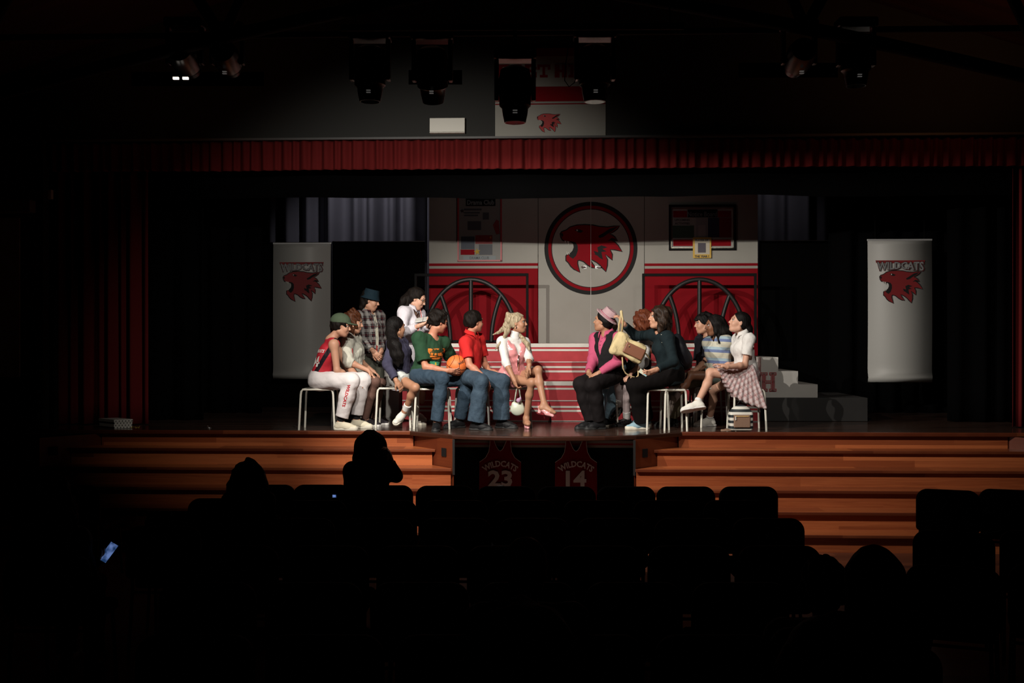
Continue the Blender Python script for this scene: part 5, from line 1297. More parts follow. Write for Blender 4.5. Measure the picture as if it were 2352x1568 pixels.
# --- red polo
p = Person('person in a red polo shirt and blue jeans, seated with head turned away', 13.02, (1078, 862), (1081, 768), (1089, 739), (122, 0), 60, S_RUDDY)
p.brow = H_DARK; p.setsh('R', 1069, 786, -.14); p.torso()
p.arm('R', (1078, 838), (1114, 868), (1126, 889), curl=.45, hel=-.08, hwr=-.1, palm=(-.8, .3, -.1)); p.arm('L', (1112, 832), (1124, 852), (1148, 854), curl=.35, hel=.02, hwr=-.1, palm=(0, .1, -1), spread=.2)
p.leg('R', (1105, 876), (1093, 965), (1116, 975, -.04), -.12, .03, thick=1.05); p.leg('L', (1154, 876), (1152, 960), (1180, 975, -.06), -.02, .04, thick=1.05)
p.finish()
RPO = cloth('red_polo', (.50, .018, .018), .85, 8, .7)
p.top(RPO, 'polo_shirt', .014, .72, -.09, .066, .0, .010, .006, 23, sfat=.013, cuff=.006); p.collar(RPO, .066)
p.pants(JEANS2, 'jeans', .020, .97, .040, .006, 8, .12, kneefat=.010)
for k in 'LR': p.shoe(k, BSHOE, mat('black_sole', (.015, .015, .015), .6), lace=False, fat=1.1)
p.hair(H_DARK, .016, .004, 75, low=-.055)
MB().tube([p.wr['R']+Vector((math.cos(a)*.030, math.sin(a)*.030, math.sin(a)*.006)) for a in [2*PI*i/16 for i in range(16)]], .004, 6, closed=True).build('wristband', BSHOE, p.root, smooth=True)
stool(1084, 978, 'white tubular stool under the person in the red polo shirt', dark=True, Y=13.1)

# --- blonde in pink
p = Person('person with wavy blonde hair in a shiny pink dress over a white turtleneck, legs crossed', 13.06, (1176, 868), (1180, 775), (1189, 742), (74, 4), 30, S_TAN, True, .97)
p.brow = H_BLOND; p.torso()
p.arm('R', (1162, 832), (1181, 872), (1188, 895), curl=.8, hel=-.06, hwr=-.10, palm=(.8, .2, 0)); p.arm('L', (1216, 826), (1216, 838), (1211, 850), curl=.30, hel=-.02, hwr=-.22, palm=(0, .2, -1))
p.leg('R', (1222, 878), (1209, 952), (1213, 970, -.14), -.26, .05, thick=.95, ground=True, anz=.115)
p.leg('L', (1236, 850), (1250, 928), (1277, 947, -.06), -.28, -.08, ground=False, thick=.97, tL=.44)
p.finish(mat('lip_pink', (.6, .16, .16), .35))
p.top(WHITEC, 'turtleneck', .006, 1.38, .06, .2, -.5, 0, .002, 31, sfat=.010)
b = Body(.0045); b.cone(p.neck-p.tu*.05, p.neck.lerp(p.head, .42), .064, .054, .02, cuts=[(p.neck.lerp(p.head, .42), (p.head-p.neck))]); b.noise(.0015, 90, 2); b.build('turtleneck_collar', WHITEC, p.root)
PNK = mat('pink_patent', (.66, .26, .27), .22, bump=(26, .5, .012), spec=.8, coat=.5)
b = Body(.005); f_, l_, u_ = p.tf, p.tl, p.tu; H = (p.neck-p.hip).length
b.ell(p.hip+u_*.02, (f_, l_, u_), (.134, .178, .15), .05); b.ell(p.hip+u_*H*.38+f_*.01, (f_, l_, u_), (.106, .130, .17), .06)
b.ell(p.hip+u_*H*.63+f_*.012, (f_, l_, u_), (.114, .144, .28*H), .06)
for q in (1, -1): b.ell(p.hip+u_*H*.68+f_*.078+l_*q*.060-u_*.01, (f_, l_, u_), (.062, .062, .066), .04); b.cone(p.hip+u_*H*.78+l_*q*.095+f_*.06, p.neck+l_*q*.10-u_*.02, .040, .034, .03)
for k in 'LR':
    q = p.hp[k].lerp(p.kn[k], .30 if k == 'L' else .34); d = (p.kn[k]-p.hp[k]).normalized(); b.cone(p.hp[k], q+d*.03, .100, .092, .05, cuts=[(q, d)])
for q in (1, -1): b.ell(p.sh['L' if q > 0 else 'R']+u_*.01+l_*q*.028, (f_, l_, u_), (.09, .062, .12), .01, 'sub')
b.cone(p.neck+f_*.09+u_*.06, p.hip+f_*.13+u_*H*.60, .085, .012, .012, op='sub')
b.cone(p.neck-f_*.12+u_*.12, p.neck-f_*.12-u_*.03, .10, .08, .015, op='sub')
b.noise(.003, 60, 4)
dress = b.build('dress', PNK, p.root)
cc = p.hip+u_*H*.36+f_*.14-l_*.01
MB().tube([cc+u_*.10+l_*.008, cc+u_*.03, cc-u_*.08+l_*.008], [.010, .014, .010], 8).build('silver_zip_panel', mat('silver_pink', (.85, .7, .7), .15, 1), dress, smooth=True)
PSH = mat('pink_heel_leather', (.70, .33, .34), .3, spec=.6)
for k in 'LR':
    w_, t_ = p.an[k], p.toe[k]
    base, d, u, l = p.foot(k); base = base-u*.032
    Q2 = lambda a, b_, c=0: base+d*a+u*b_+l*c
    b = Body(.004); b.cone(Q2(-.035, .068), Q2(.07, .030), .026, .030, .02, cuts=[(Q2(.0, .072), (u-d*-.35))]); b.cone(Q2(.07, .022), Q2(.135, .016), .030, .018, .02, cuts=[(Q2(0, .002), -u)])
    b.cone(Q2(-.03, .05), Q2(-.025, .004), .020, .018, .01, cuts=[(Q2(0, .001), -u)])
    o = b.build('heeled_shoe', PSH, p.root)
    b2 = p.an[k]
    MB().tube([w_+u*.005+(d*math.cos(a)+l*math.sin(a))*.036 for a in [2*PI*i/16 for i in range(16)]], .004, 6, closed=True).build('ankle_strap', PSH, o, smooth=True)
    b = Body(.0035)
    for q in (1, -1): b.ell(Q2(.095, .045, q*.018), (d, l, u), (.014, .018, .010), .004)
    b.ell(Q2(.095, .045, 0), (d, l, u), (.008, .008, .009), .002); b.build('bow', PSH, o)
p.hair(H_BLOND, .008, .004, 80, low=-.05, front=.06, strands=[
    ([p.HP(-.07, .08, 0), p.HP(-.105, .11, -.01), P(1163, 742, 13.02), P(1154, 757, 12.98), P(1146, 765, 12.96)], (.028, .030, .028, .020, .010)),
    ([p.HP(-.10, .09, -.01), P(1166, 758, 12.99), P(1157, 778, 12.96), P(1148, 796, 12.95), P(1144, 806, 12.95)], (.03, .032, .022, .016, .007)),
    ([P(1156, 752, 12.98), P(1144, 763, 12.95), P(1133, 768, 12.94)], (.018, .013, .006)),
    ([p.HP(-.09, .0, .06), P(1202, 778, 13.02), P(1211, 790, 12.95), P(1216, 803, 12.92)], (.022, .022, .026, .010)),
    ([P(1150, 785, 12.93), P(1143, 795, 12.9), P(1138, 802, 12.9)], (.018, .011, .006))], k=.02)
MB().tube([p.HP(-.0, -.04, -.080), p.HP(.006, -.055, -.084), p.HP(-.004, -.066, -.082)], .004, 6).build('earring', BSHOE, p.root, smooth=True)
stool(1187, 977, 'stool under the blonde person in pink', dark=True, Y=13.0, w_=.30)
hp = P(1189, 898, 12.86)
t = empty('handbag', hp, 0, 'small pale green handbag with a lilac charm held by the blonde person in pink', 'handbag')
b = Body(.005); cB = P(1188.5, 938, 12.86); X, Yv, Z = Vector((1, 0, 0)), Vector((0, 1, 0)), Vector((0, 0, 1))
b.ell(cB-Z*.01, (X, Yv, Z), (.082, .04, .07), .02); b.cone(cB+Z*.05-X*.03, cB+Z*.05+X*.03, .035, .035, .03, w=Yv, sw=.6); b.ell(cB+Z*.10, (X, Yv, Z), (.03, .05, .03), .02, 'sub'); b.noise(.003, 50, 4)
bag = b.build('bag_body', mat('pale_green_leather', (.50, .53, .43), .35), t)
MB().tube([cB+Z*.07-X*.035, hp-X*.012+Z*.02, hp+X*.004+Z*.035, hp+X*.018+Z*.02, cB+Z*.07+X*.045], .008, 8).build('bag_handle', mat('pale_green_leather', (.5, .53, .43), .35), t, smooth=True)
b = Body(.004); b.ell(P(1191, 919, 12.80), (X, Yv, Z), (.026, .018, .026), .01); b.ell(P(1195, 915, 12.79), (X, Yv, Z), (.014, .012, .018), .01); b.build('lilac_charm', mat('lilac_plush', (.42, .25, .38), .8), t)

# --- pink shirt, black waistcoat, sequin hat
p = Person('person in a pink shirt, black waistcoat and sparkly pink hat, seated looking away left', 12.98, (1398, 862), (1394, 766), (1386, 738), (-112, 8), -48, S_TAN)
p.brow = H_BLACK; p.torso()
p.arm('R', (1362, 826), (1352, 855), (1357, 868), curl=.7, hel=-.06, hwr=-.16, palm=(.4, .4, -.5)); p.arm('L', (1420, 828), (1375, 857), (1360, 866), curl=.75, hel=-.05, hwr=-.22, palm=(-.2, .4, -.7))
p.leg('R', (1333, 882), (1356, 962), (1336, 975, -.05), -.05, .05, thick=1.05); p.leg('L', (1362, 884), (1378, 962), (1352, 976, -.06), -.22, .05, thick=1.05)
p.finish()
PSHIRT = cloth('pink_shirt', (.44, .075, .15), .8, 8, .8)
p.top(PSHIRT, 'shirt', .014, 1.90, -.08, .058, .01, .006, .005, 41, sfat=.020); p.collar(PSHIRT, .068)
def vneck(b):
    b.cone(p.neck+p.tf*.10+p.tu*.06, p.hip+p.tf*.115+p.tu*(p.neck-p.hip).length*.52, .085, .016, .01, op='sub')
    for k, q in (('L', 1), ('R', -1)): b.ell(p.sh[k]+p.tl*q*.045, (p.tf, p.tl, p.tu), (.10, .070, .14), .01, 'sub')
p.top(BLACKC, 'waistcoat', .026, 0, -.07, .070, .02, .004, .003, 42, extra=vneck)
for i in range(3): b = MB(); c = p.neck+p.tf*(.105+.012*i)-p.tu*(.035+.045*i); b.lathe([(.0055, -.003), (.0055, .003)], c, 8).build('button', mat('pink_button', (.35, .05, .1), .4), p.root)
p.pants(cloth('black_trousers', (.006, .004, .0045), .85, 8, .6), 'trousers', .018, .96, .010, .006, 9, .12, kneefat=.008)
for k in 'LR': p.shoe(k, BSHOE, mat('black_sole', (.015, .015, .015), .6), lace=BSHOE, fat=1.05)
p.hair(H_BLACK, .012, .004, 75, low=-.062)
SEQ = mat('pink_sequins', (.78, .52, .56), .35, .1, bump=(420, 1, .012)); b = Body(.005); A = frame(p.hf+p.hu*.62, p.hu); hu = A[1]; C0 = p.HP(-.035, .062, 0)
b.cone(C0, C0+hu*.085, .098, .078, .01, w=A[2], sw=.85, cuts=[(C0+hu*.098, hu), (C0-hu*.01, -hu)]); b.ell(C0-hu*.002, (A[0], A[2], hu), (.150, .125, .016), .02); b.ell(C0+hu*.11+A[0]*.0, (A[0], A[2], hu), (.06, .02, .018), .02, 'sub')
o = b.build('sequin_hat', SEQ, p.root)
MB().tube([C0+hu*.018+(A[0]*math.cos(a)*.101+A[2]*math.sin(a)*.086) for a in [2*PI*i/28 for i in range(28)]], .009, 6, closed=True).build('hat_band', mat('dusky_pink_band', (.36, .14, .18), .6), o, smooth=True)
stool(1392, 974, 'white tubular stool under the person in the pink shirt', Y=13.1, w_=.24)

# --- jeans person hidden behind
p = Person('person in light blue jeans, almost hidden behind the person in the sparkly hat', 13.55, (1424, 856), (1404, 778), (1396, 752), (-90, -8), -75, S_LIGHT, True, .94)
p.brow = H_DARK; p.torso()
p.arm('R', (1400, 830), (1398, 850), None, hel=.1, hwr=0); p.arm('L', (1412, 830), (1404, 852), None, hel=-.0, hwr=0)
p.leg('R', (1392, 872), (1404, 950), (1388, 962, -.03), .0, .0); p.leg('L', (1412, 878), (1401, 950), (1384, 962, -.04), -.1, .0)
p.finish(); p.top(BLACKC, 'jumper', .014, 1.9, -.06, .06, noise=.003, vox=.008); p.pants(LJEANS, 'jeans', .016, .97, .025, .006, 5, .1, kneefat=.006)
for k in 'LR': p.shoe(k, BSHOE, SOLE, lace=False)
p.hair(H_BROWN, .012, .004, low=-.06)

# --- ginger curls, white stockings
p = Person('person with auburn curls in a white blouse and black skirt behind the tan backpack', 13.3, (1468, 862), (1472, 772), (1474, 741), (-122, 4), -70, S_FAIR, True, .97)
p.brow = H_GINGER; p.torso()
p.arm('R', (1456, 830), (1440, 858), None, hel=.1, hwr=0); p.arm('L', (1480, 832), (1450, 856), None, hel=-.1, hwr=0)
p.leg('L', (1420, 868), (1424, 930), (1405, 958, -.02), -.08, .02, ground=False, sL=.40); p.leg('R', (1436, 884), (1440, 955), (1424, 974, -.05), -.0, .0)
p.finish()
p.top(WHITEC, 'blouse', .014, 1.5, -.02, .055, noise=.004, seed=51, sfat=.018); p.collar(WHITEC, .066)
b = Body(.006); f_, l_, u_ = p.tf, p.tl, p.tu
b.ell(p.hip+u_*.12, (f_, l_, u_), (.13, .165, .24), .05, cuts=[(p.hip+u_*.26, u_)])
for k in 'LR': b.cone(p.hp[k], p.hp[k].lerp(p.kn[k], .85), .105, .09, .06)
b.noise(.008, 60, 5); b.build('black_pinafore', BLACKC, p.root)
p.pants(cloth('white_tights', (.52, .42, .42), .8, 40, .2), 'white_tights', .004, .99, 0, .0015, 3, .1)
LOAF = mat('patent_black', (.006, .006, .007), .12, spec=.9, coat=.6)
for k in 'LR': p.sock(k, WHITEC, .10, .007); p.shoe(k, LOAF, mat('black_sole', (.015, .015, .015), .6), lace=False, fat=1.05)
p.hair(H_AUBURN, .042, .012, 75, low=-.12, face=False, strands=[([p.HP(-.04, 0, .05), p.HP(-.03, -.09, .07), P(1490, 788, 13.15), P(1494, 806, 13.1)], (.07, .06, .045, .03)), ([p.HP(-.05, 0, -.04), p.HP(-.03, -.09, -.06)], (.07, .05))])

# --- dark teal jumper, lifting the tan backpack
p = Person('person with shoulder length dark hair and dark teal top, lifting a tan backpack', 12.66, (1543, 862), (1521, 764), (1514, 730), (-80, 6), -82, S_LIGHT, True, 1.05)
p.brow = H_DARK; p.setsh('R', 1504, 768, .12); p.torso()
p.arm('R', (1460, 772), (1433, 744), (1423, 728, 0), curl=[.9, .8, .8, .8], hel=.10, hwr=.0, palm=(-.9, .3, 0), uL=.30)
p.arm('L', (1548, 830), (1507, 849), (1488, 856, -.02), curl=.5, hel=-.06, hwr=-.08, palm=(-.1, .6, .5), uL=.30)
p.leg('L', (1457, 886), (1476, 968), (1435, 982, -.03), -.08, .0, thick=1.1); p.leg('R', (1470, 886), (1482, 960), (1450, 975, 0), .08, .05, thick=1.1)
p.finish()
TEAL = cloth('dark_teal_knit', (.006, .013, .016), .9, 9, .6)
p.top(TEAL, 'henley_top', .018, 1.90, -.10, .058, .01, .012, .005, 61, sfat=.018)
for i in range(4): MB().lathe([(.0045, -.003), (.0045, .003)], P(1519+i*.6, 768+i*6, 12.455), 8).build('button', mat('pearl_button', (.7, .65, .55), .3), p.root)
p.pants(mat('black_corduroy', (.004, .003, .003), .9, spec=.1), 'trousers', .024, .97, .030, .006, 11, .12, kneefat=.012)
BLU = cloth('light_blue_canvas', (.22, .34, .40), .8, 30, .3)
p.shoe('L', BLU, SOLE, 'chunky', fat=1.12); p.shoe('R', BLU, SOLE, 'chunky', fat=1.12)
p.hair(H_BROWN, .020, .009, 65, low=-.14, strands=[([p.HP(-.03, .03, .05), p.HP(-.02, -.07, .075), p.HP(-.0, -.15, .07)], (.07, .055, .03)), ([p.HP(-.03, .03, -.05), p.HP(-.02, -.07, -.075), p.HP(-.0, -.15, -.07)], (.07, .055, .03)), ([p.HP(-.07, .0, 0), p.HP(-.08, -.12, 0), p.HP(-.07, -.17, 0)], (.07, .07, .04)), ([p.HP(.05, .08, .03), p.HP(.07, .02, .058), p.HP(.055, -.04, .062)], (.025, .018, .012))])
# black daypack worn on her back
t = empty('black_backpack', P(1565, 815, 12.70), 0, 'black backpack with pale piping worn on the back of the person in dark teal', 'backpack')
b = Body(.006); f_, l_, u_ = p.tf, p.tl, p.tu; cB = p.hip+u_*.24-f_*.155
b.ell(cB, (f_, l_, u_), (.085, .15, .21), .02); b.ell(cB-u_*.08-f_*.03, (f_, l_, u_), (.085, .13, .13), .03); b.noise(.004, 40, 3); o = b.build('bag_body', cloth('black_nylon', (.007, .007, .010), .6, 14, .5), t)
MB().tube([cB-l_*.10+u_*.17-f_*.06, cB-l_*.12+u_*.08-f_*.085, cB-l_*.13+u_*.04-f_*.07], .004, 6).tube([cB-l_*.13-u_*.07-f_*.0, cB-l_*.12-u_*.10-f_*.09], .004, 6).build('piping', mat('pale_piping', (.45, .45, .48), .5), o, smooth=True)
for q in (1, -1): MB().tube([cB+l_*q*.07+u_*.17+f_*.03, p.neck+l_*q*.10-u_*.06-f_*.085, p.neck+l_*q*.105-u_*.012-f_*.02], .010, 8).build('strap', cloth('black_nylon', (.007, .007, .010), .6, 14, .5), t, smooth=True)
stool(1511, 989, 'white tubular stool under the person in dark teal', Y=12.56, w_=.22)
stool(1552, 989, 'white tubular stool between the person in dark teal and the person in white', Y=12.50, w_=.225)
# leaflet in her lower hand
hc = p.wr['L']+(P(1480, 858, p.wr['L'].y)-p.wr['L']).normalized()*.13
t = empty('leaflet', hc, 0, 'small folded pale blue leaflet in the lower hand of the person in dark teal', 'leaflet')
R = Matrix.Translation(hc) @ Matrix.Rotation(.55, 4, 'Y')
MB(R).box((-.07, -.002, -.022), (.03, .002, .022)).build('paper', mat('pale_leaflet', (.55, .56, .45), .6), t); MB(R).box((-.01, -.004, -.018), (.028, -.0025, .018)).build('blue_print', mat('leaflet_blue', (.20, .48, .60), .5), t); MB(R).box((-.005, -.0055, -.003), (.004, -.0045, .006)).build('red_dot', mat('leaflet_red', (.6, .05, .04), .5), t)
# tan backpack
BT = Vector((1, 0, 0)); Yb = 12.62
t = empty('tan_backpack', P(1450, 815, Yb), 0, 'tan canvas backpack with a brown leather pocket, lifted by its handle', 'backpack')
TAN = cloth('tan_canvas', (.52, .42, .23), .85, 12, .9); LEA = mat('brown_leather', (.17, .062, .032), .5, bump=(40, .2, .005)); STR = cloth('tan_strap', (.42, .31, .16), .8, 20, .3)
ax = (P(1484, 820, Yb)-P(1410, 785, Yb)).normalized(); up_ = Vector((0, 1, 0)).cross(ax); up_ = up_ if up_.z > 0 else -up_; c0 = P(1441, 799, Yb)
b = Body(.005)
b.rbox(c0+ax*.02, (ax, Vector((0, 1, 0)), up_), (.155, .05, .078), .030, .03); b.rbox(c0-ax*.115, (ax, Vector((0, 1, 0)), up_), (.035, .045, .10), .032, .04); b.ell(c0+ax*.13-up_*.03, (ax, Vector((0, 1, 0)), up_), (.07, .08, .085), .04)
b.cone(P(1423, 770, Yb), P(1431, 780, Yb), .02, .04, .04); b.noise(.008, 45, 8); o = b.build('bag_body', TAN, t)
b = Body(.004); b.rbox(P(1456.5, 806, Yb-.095), (ax, Vector((0, 1, 0)), up_), (.105, .012, .052), .012, .01); lp = b.build('leather_pocket', LEA, t)
MB().box((P(1447, 795, 0).x, 0, 0), (0, 0, 0))
z1 = P(1445, 794, Yb-.115); MB().tube([z1, z1+ax*.012-up_*.012], .007, 8).build('pocket_opening', BSHOE, lp, smooth=True)
MB().tube([P(1428, 765, Yb-.02), P(1437, 780, Yb-.08), P(1446, 795, Yb-.115)], .011, 8).build('front_strap', STR, t, smooth=True)
MB().tube([P(1421, 769, Yb), P(1422, 745, Yb+.01), P(1427, 720, Yb), P(1431, 735, Yb), P(1428, 765, Yb)], .012, 8).build('handle_strap', STR, t, smooth=True)
b = Body(.004); b.ell(P(1427, 720, Yb-.01), (Vector((1, 0, 0)), Vector((0, 1, 0)), Vector((0, 0, 1))), (.012, .012, .04), .01); b.cone(P(1427, 716, Yb-.01), P(1431, 736, Yb-.01), .016, .008, .01); b.build('cloth_tab', TAN, t)
MB().tube([P(1429, 820, Yb-.06), P(1431, 845, Yb-.06), P(1437, 857, Yb-.05), P(1448, 864, Yb-.03), P(1458, 866, Yb-.03)], .008, 8).tube([P(1466, 851, Yb-.04), P(1466, 862, Yb-.04), P(1456, 873, Yb-.04)], .009, 8).build('lower_strap', STR, t, smooth=True)
MB().tube([P(1478, 806, Yb-.05), P(1486, 815, Yb-.05), P(1494, 826, Yb-.02)], .008, 8).build('side_strap', STR, t, smooth=True)
MB().tube([P(1434, 843, Yb-.07), P(1437, 852, Yb-.07)], .011, 8).build('buckle', BSHOE, t, smooth=True)

# --- dark shirt boy
p = Person('person with short dark hair, dark shirt and khaki trousers, seated behind the striped sweater', 13.4, (1628, 866), (1627, 772), (1617, 743), (-86, -4), -70, S_LIGHT)
p.brow = H_DARK; p.torso()
p.arm('R', (1606, 838), (1604, 848), None, hel=.1, hwr=-.1); p.arm('L', (1618, 834), (1600, 848), (1590, 852), curl=.4, hel=-.06, hwr=-.18)
p.leg('R', (1554, 880), (1545, 958), (1524, 972, -.05), .0, .0); p.leg('L', (1563, 876), (1538, 956), (1516, 970, -.05), -.1, .0)
p.finish()
p.top(cloth('dark_navy_shirt', (.010, .011, .016), .85, 8, .6), 'shirt', .018, .8, -.08, .064, 0, .01, .005, 71)
p.pants(cloth('khaki_trousers', (.16, .135, .085), .9, 8, .6), 'trousers', .022, .95, .016, .006, 12, .12, kneefat=.01)
for k in 'LR': p.shoe(k, BSHOE, mat('black_sole', (.015, .015, .015), .6), lace=False, fat=1.1)
p.hair(H_BLACK, .018, .008, 75, low=-.055, fringe=[([(.06, .09, .0), (.095, .065, .01)], .022), ([(.06, .085, -.03), (.09, .055, -.03)], .02), ([(.06, .085, .03), (.09, .055, .03)], .02)])
stool(1632, 975, 'white tubular stool under the person in the dark shirt', dark=True, Y=13.2)

# --- striped sweater
p = Person('person with long black hair in a blue and cream striped sweater, seated with legs crossed', 13.02, (1658, 864), (1647, 776), (1641, 748), (-84, -2), -62, S_BROWN, True, .97)
p.brow = H_BLACK; p.torso()
p.arm('L', (1674, 828), (1640, 842), (1620, 848, .02), curl=.3, hel=.06, hwr=.10); p.arm('R', (1640, 836), (1616, 845), (1606, 850), curl=.6, hel=.02, hwr=.0)
p.leg('L', (1586, 862), (1546, 918), (1537, 948, -.02), -.02, .0, ground=False, sL=.40); p.leg('R', (1592, 892), (1603, 956), (1584, 974, -.03), .06, .05)
p.finish(LIPD)
STW = cloth('striped_sweater', (.5, .49, .40), .9, 10, .8); nt, b_ = nodes(STW); sx = coords(nt)
c = bands(nt, math_node(nt, 'ADD', sx['Z'], math_node(nt, 'MULTIPLY', sx['X'], .06)), .128, [(0, (.52, .50, .40)), (.30, (.13, .17, .31)), (.56, (.30, .40, .46)), (.80, (.50, .49, .41))], .37); nt.links.new(c, b_.inputs['Base Color'])
p.top(STW, 'striped_sweater', .024, 1.85, -.03, .058, .0, .014, .006, 81, sfat=.024)
p.pants(cloth('grey_green_shorts', (.12, .15, .13), .9), 'shorts', .014, .9, 0, .004, 4, .1, shorts=.62)
BRT = cloth('grey_brown_boot', (.16, .13, .11), .8)
for k in 'LR': p.sock(k, cloth('grey_sock', (.42, .38, .38), .9), .10, .006); p.shoe(k, BRT, mat('brown_sole', (.08, .06, .05), .7), fat=1.05)
p.hair(H_BLACK, .016, .004, 60, low=-.08, strands=[([p.HP(-.05, .02, .02), p.HP(-.10, -.08, .03), P(1668, 775, 13.0), P(1674, 790, 12.95)], (.08, .08, .07, .045)), ([p.HP(-.02, .0, .06), p.HP(-.03, -.12, .07), P(1652, 787, 12.84)], (.035, .025, .012)), ([p.HP(.01, .02, .07), p.HP(.01, -.06, .072), P(1639, 783, 12.82)], (.018, .012, .007))], k=.04)
MB().tube([p.HP(.02, .055, .088), p.HP(-.03, .035, .094)], .0042, 6).build('hair_clip', mat('pearl_clip', (.65, .7, .7), .3), p.root, smooth=True)
stool(1650, 980, 'white tubular stool under the person in the striped sweater', Y=12.95)

# --- white polo and pleated skirt
p = Person('person in a white polo shirt, pink plaid pleated skirt and white canvas shoes, seated rightmost', 12.66, (1714, 858), (1706, 768), (1698, 741), (-88, 16), -78, S_FAIR, True)
p.brow = H_DARK; p.torso()
p.arm('L', (1711, 838), (1670, 843), (1656, 838, .01), curl=.35, hel=-.03, hwr=-.08, palm=(.1, .1, -1)); p.arm('R', (1694, 838), (1672, 836), (1658, 842), curl=.5, hel=.06, hwr=-.02, palm=(0, 0, -1))
p.leg('L', (1632, 856), (1602, 924), (1567, 941, -.02), -.05, -.0, ground=False, sL=.40, thick=1.05); p.leg('R', (1638, 894), (1630, 966), (1598, 980, -.03), .06, -.02, thick=1.05)
p.finish()
p.top(WHITEC, 'polo_shirt', .012, .62, -.03, .058, .0, .004, .006, 91, sfat=.012, cuff=.006); p.collar(WHITEC, .062)
SKT = plaid('pink_plaid_skirt', (.44, .27, .26), (.58, .54, .55), (.20, .10, .12), .052, .052, .5, True)
b = Body(.006); wst = p.hip+p.tu*.10
f_, l_ = p.tf, p.tl
SP = [(1692, 844), (1724, 842), (1733, 872), (1744, 905), (1753, 934), (1738, 930), (1720, 924), (1702, 916), (1688, 908), (1678, 894), (1667, 876), (1654, 856), (1643, 839), (1662, 842), (1678, 846)]
b.cone(wst, p.hip, .118, .155, .04, w=l_, sw=1.1, cuts=[(wst, p.tu)])
b.poly([P(x, y, 12.58) for x, y in SP], 12.50, 12.72, .022, .05); b.cone(p.hip, p.kn['L'].lerp(p.hp['L'], .12), .12, .075, .05)
b.plane(P(1640, 836, 12.6), Vector((-.89, 0, -.46)))
ww = P(1714, 800, 12.6)
def pleats(X, Y, Z):
    a = np.arctan2(Z-ww.z, X-ww.x); r = np.sqrt((X-ww.x)**2+(Z-ww.z)**2)
    return ((np.abs(np.mod(a*9, 1)-.5)-.25)*.030*np.clip((r-.2)*3, 0, 1)).astype(np.float32)+0*Y
b.custom(pleats); b.build('pleated_skirt', SKT, p.root)
for k in 'LR': p.sock(k, WHITEC, .045, .005); p.shoe(k, WSHOE, mat('white_rubber', (.6, .58, .55), .5), fat=1.12, lace=mat('tan_lace', (.4, .36, .28), .7))
p.hair(H_BLACK, .010, .003, 60, low=-.05, strands=[([p.HP(-.08, .0, 0), p.HP(-.115, -.04, 0), P(1725, 772, 12.68)], (.045, .05, .028))])
stool(1722, 989, 'white tubular stool under the person in white polo', Y=12.52, w_=.33)
# --- striped mini backpack on the floor
cB = P(1701, 955, 12.45); cB.z = 0
t = empty('striped_backpack', (cB.x, cB.y, 0), 0, 'black and white striped mini backpack with a brown pocket, on the floor under a stool', 'backpack')
SBK = mat('black_white_stripes', (.6, .58, .54), .6); nt, b_ = nodes(SBK); sx = coords(nt); c = bands(nt, sx['Z'], .062, [(0, (.62, .60, .54)), (.5, (.012, .018, .022))], .02); nt.links.new(c, b_.inputs['Base Color'])
X, Yv, Z = Vector((1, 0, 0)), Vector((0, 1, 0)), Vector((0, 0, 1))
b = Body(.005); b.rbox(cB+Z*.11, (X, Yv, Z), (.10, .045, .075), .03, .03); b.ell(cB+Z*.20, (X, Yv, Z), (.118, .07, .095), .04); b.build('bag_body', SBK, t)
b = Body(.004); b.rbox(cB+Z*.115-Yv*.075, (X, Yv, Z), (.082, .010, .062), .010, .01); o = b.build('brown_pocket', mat('brown_suede', (.20, .12, .08), .8, bump=(60, .3, .004)), t)
MB().box((cB.x-.075, cB.y-.103, .168), (cB.x+.07, cB.y-.096, .174)).build('gold_zip', mat('brass_zip', (.75, .52, .2), .4), o); MB().box((cB.x-.08, cB.y-.106, .128), (cB.x-.071, cB.y-.098, .172)).build('zip_pull', mat('silver', (.7, .7, .68), .4), o)
MB().tube([cB+Z*.30-X*.03+Yv*.02, cB+Z*.34-X*.0+Yv*.02, cB+Z*.30+X*.03+Yv*.02], .007, 8).build('grab_loop', BSHOE, t, smooth=True)
MB().tube([cB-X*.10+Z*.01+Yv*.0, cB-X*.17+Z*.02-Yv*.02, cB-X*.22+Z*.012-Yv*.02, cB-X*.12+Z*.012-Yv*.08], .011, 8).build('shoulder_strap', mat('brown_suede', (.14, .078, .05), .8), t, smooth=True)

# small things on the boards
Yb = 12.95; a = P(229, 978, Yb); t = empty('gift_box', (P(268, 978, Yb).x, Yb, 0), .0, 'white cardboard box with black polka dots at the left end of the stage', 'box')
DOT = mat('polka_dot_card', (.60, .58, .53), .6); nt, b_ = nodes(DOT); sx = coords(nt)
def dots(u_, v_, per, r):
    ra = math_node(nt, 'FLOOR', math_node(nt, 'DIVIDE', v_, per*.5)); uo = math_node(nt, 'ADD', u_, math_node(nt, 'MULTIPLY', ra, per*.5))
    fu = math_node(nt, 'SUBTRACT', math_node(nt, 'FRACT', math_node(nt, 'DIVIDE', uo, per)), .5); fv = math_node(nt, 'MULTIPLY', math_node(nt, 'SUBTRACT', math_node(nt, 'FRACT', math_node(nt, 'DIVIDE', v_, per*.5)), .5), .5)
    return math_node(nt, 'LESS_THAN', math_node(nt, 'ADD', math_node(nt, 'MULTIPLY', fu, fu), math_node(nt, 'MULTIPLY', fv, fv)), r)
k = dots(math_node(nt, 'ADD', sx['X'], math_node(nt, 'MULTIPLY', sx['Y'], 1.1)), sx['Z'], .050, .028)
mx = nt.nodes.new('ShaderNodeMix'); mx.data_type = 'RGBA'; nt.links.new(k, mx.inputs[0]); mx.inputs[6].default_value = (.62, .60, .54, 1); mx.inputs[7].default_value = (.02, .02, .02, 1); nt.links.new(mx.outputs[2], b_.inputs['Base Color'])
